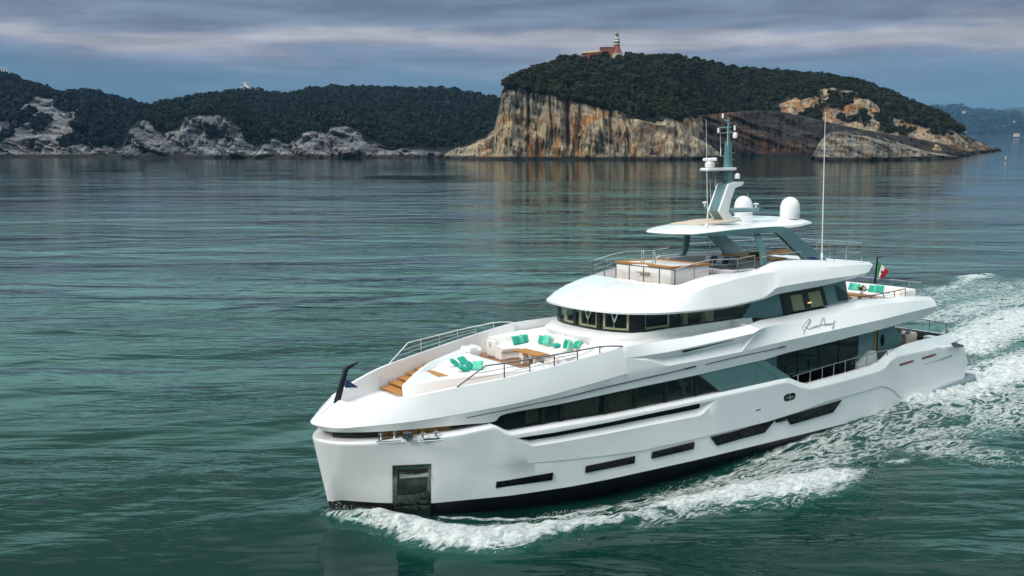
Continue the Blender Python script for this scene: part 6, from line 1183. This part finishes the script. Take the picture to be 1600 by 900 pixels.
# umbrella pines that stand clear of the skyline
bark = mat('pine_bark', (.05, .035, .025), .9, var=.3)
def pine(px, py, land, label, hgt_, rad, q=1.0):
    r = np.random.default_rng(int(px)); p = land.at(px, q); D = float((p - CW) @ MW[2]); top = Dp(px, py, D); base = np.array([top[0], top[1], p[2] - 2]); H_ = float(top[2] - base[2]); e = empty('pine_tree', label, 'tree', tuple(base)); tr = MBw(); sx = r.normal() * .6
    tr.tube([(0, 0, 0), (sx * .5, 0, H_ * .45), (sx, .2, H_ * .8)], [.38, .3, .18], 6)
    for k in range(5): a = k * 1.26; tr.tube([(sx * .8, .1, H_ * .62), (sx + math.cos(a) * rad * .6, math.sin(a) * rad * .6, H_ * .84)], [.14, .05], 5)
    tr.build('trunk', bark, e); n = 190; v = []
    for k in range(n):
        a = r.random() * 6.28; rr = rad * math.sqrt(r.random()); zc = H_ - rad * .5 + rad * .42 * (1 - (rr / rad) ** 2) * (.5 + .5 * r.random()) + r.normal() * .15; c = np.array([sx + rr * math.cos(a), rr * math.sin(a), zc]); d = r.normal(size=3); d /= np.linalg.norm(d); a1_ = np.cross(d, r.normal(size=3)); a1_ /= np.linalg.norm(a1_); b1_ = np.cross(d, a1_); s_ = .55 + .4 * r.random(); v += [c - a1_ * s_, c - b1_ * s_, c + a1_ * s_, c + b1_ * s_]
    me = bpy.data.meshes.new('crown'); fastmesh(me, np.array(v), np.arange(len(v)).reshape(-1, 4)); at_ = me.attributes.new('tone', 'FLOAT', 'POINT'); at_.data.foreach_set('value', (r.random(len(v) // 4).repeat(4) * .5).astype(np.float32)); me.materials.append(FOL1); o = bpy.data.objects.new('crown', me); COL.objects.link(o); o.parent = e; return e
for px, py, lab, rd_ in ((834, 104, 'round topped pine on the western brow of the island skyline', 3.2), (983, 81, 'bushy pine just right of the lighthouse on the skyline', 3.2), (1025, 84.5, 'spreading umbrella pine on the crest well right of the lighthouse', 3.6), (1043, 84, 'pine on the crest between two wider umbrella pines', 3.0), (1058, 83, 'wide umbrella pine on the highest crest right of the lighthouse', 4.0), (1089, 88, 'umbrella pine at the eastern end of the island crest', 3.4), (1163, 104, 'low pine breaking the skyline midway down the island ridge', 3.2), (1302, 115.5, 'broad pine standing above the pale rock face on the ridge', 3.4), (1384, 137.5, 'lone flat topped umbrella pine on the eastern skyline slope', 3.2)):
    pine(px, py, island, lab, 0, rd_)
for px, py, lab, rd_ in ((519, 131, 'round pine at the step in the mainland hill skyline', 4.5), (642, 135, 'small umbrella pine on the mainland hill crest', 3.6), (690, 133.5, 'umbrella pine standing alone on the mainland hill crest', 4.0)): pine(px, py, hillB, lab, 0, rd_)
# buoy
bp_ = G(1571, 250.5); by = empty('buoy', 'small yellow and white channel buoy on the water off the point', 'buoy', (bp_[0], bp_[1], 0)); Db = Gd(1571, 250.5) / F * .75
b_ = MBw(); b_.lathe([(1.6 * Db, -.4), (2.1 * Db, .3), (2.0 * Db, 1.4 * Db), (1.1 * Db, 1.8 * Db)], (0, 0, 0), 14); b_.build('float', lblack, by); b_ = MBw(); b_.lathe([(1.7 * Db, 1.5 * Db), (1.2 * Db, 5.0 * Db), (.9 * Db, 5.2 * Db)], (0, 0, 0), 12); b_.build('lower_cone', mat('buoy_yellow', (.55, .40, .06), .6), by); b_ = MBw(); b_.lathe([(.95 * Db, 5.1 * Db), (.6 * Db, 8.2 * Db), (.3 * Db, 9.3 * Db)], (0, 0, 0), 12); b_.build('upper_cone', lwhite, by)
# air between the coast and the far shore
hm_ = bpy.data.materials.new('haze'); hm_.use_nodes = True; t = hm_.node_tree; t.nodes.clear(); pv_ = N(t, 'ShaderNodeVolumePrincipled', i_Density=5.5e-5); pv_.inputs['Color'].default_value = (.30, .60, 1, 1); pv_.inputs['Anisotropy'].default_value = .2
t.links.new(pv_.outputs[0], N(t, 'ShaderNodeOutputMaterial').inputs['Volume']); hb_ = MBw(); hb_.box((-9600, -5200, -30), (9600, 10200, 320)); ho = hb_.build('haze', hm_, None); ho.rotation_euler = (0, 0, -YAW); tag(ho, 'thin blue haze over the gulf', 'haze', kind='stuff')
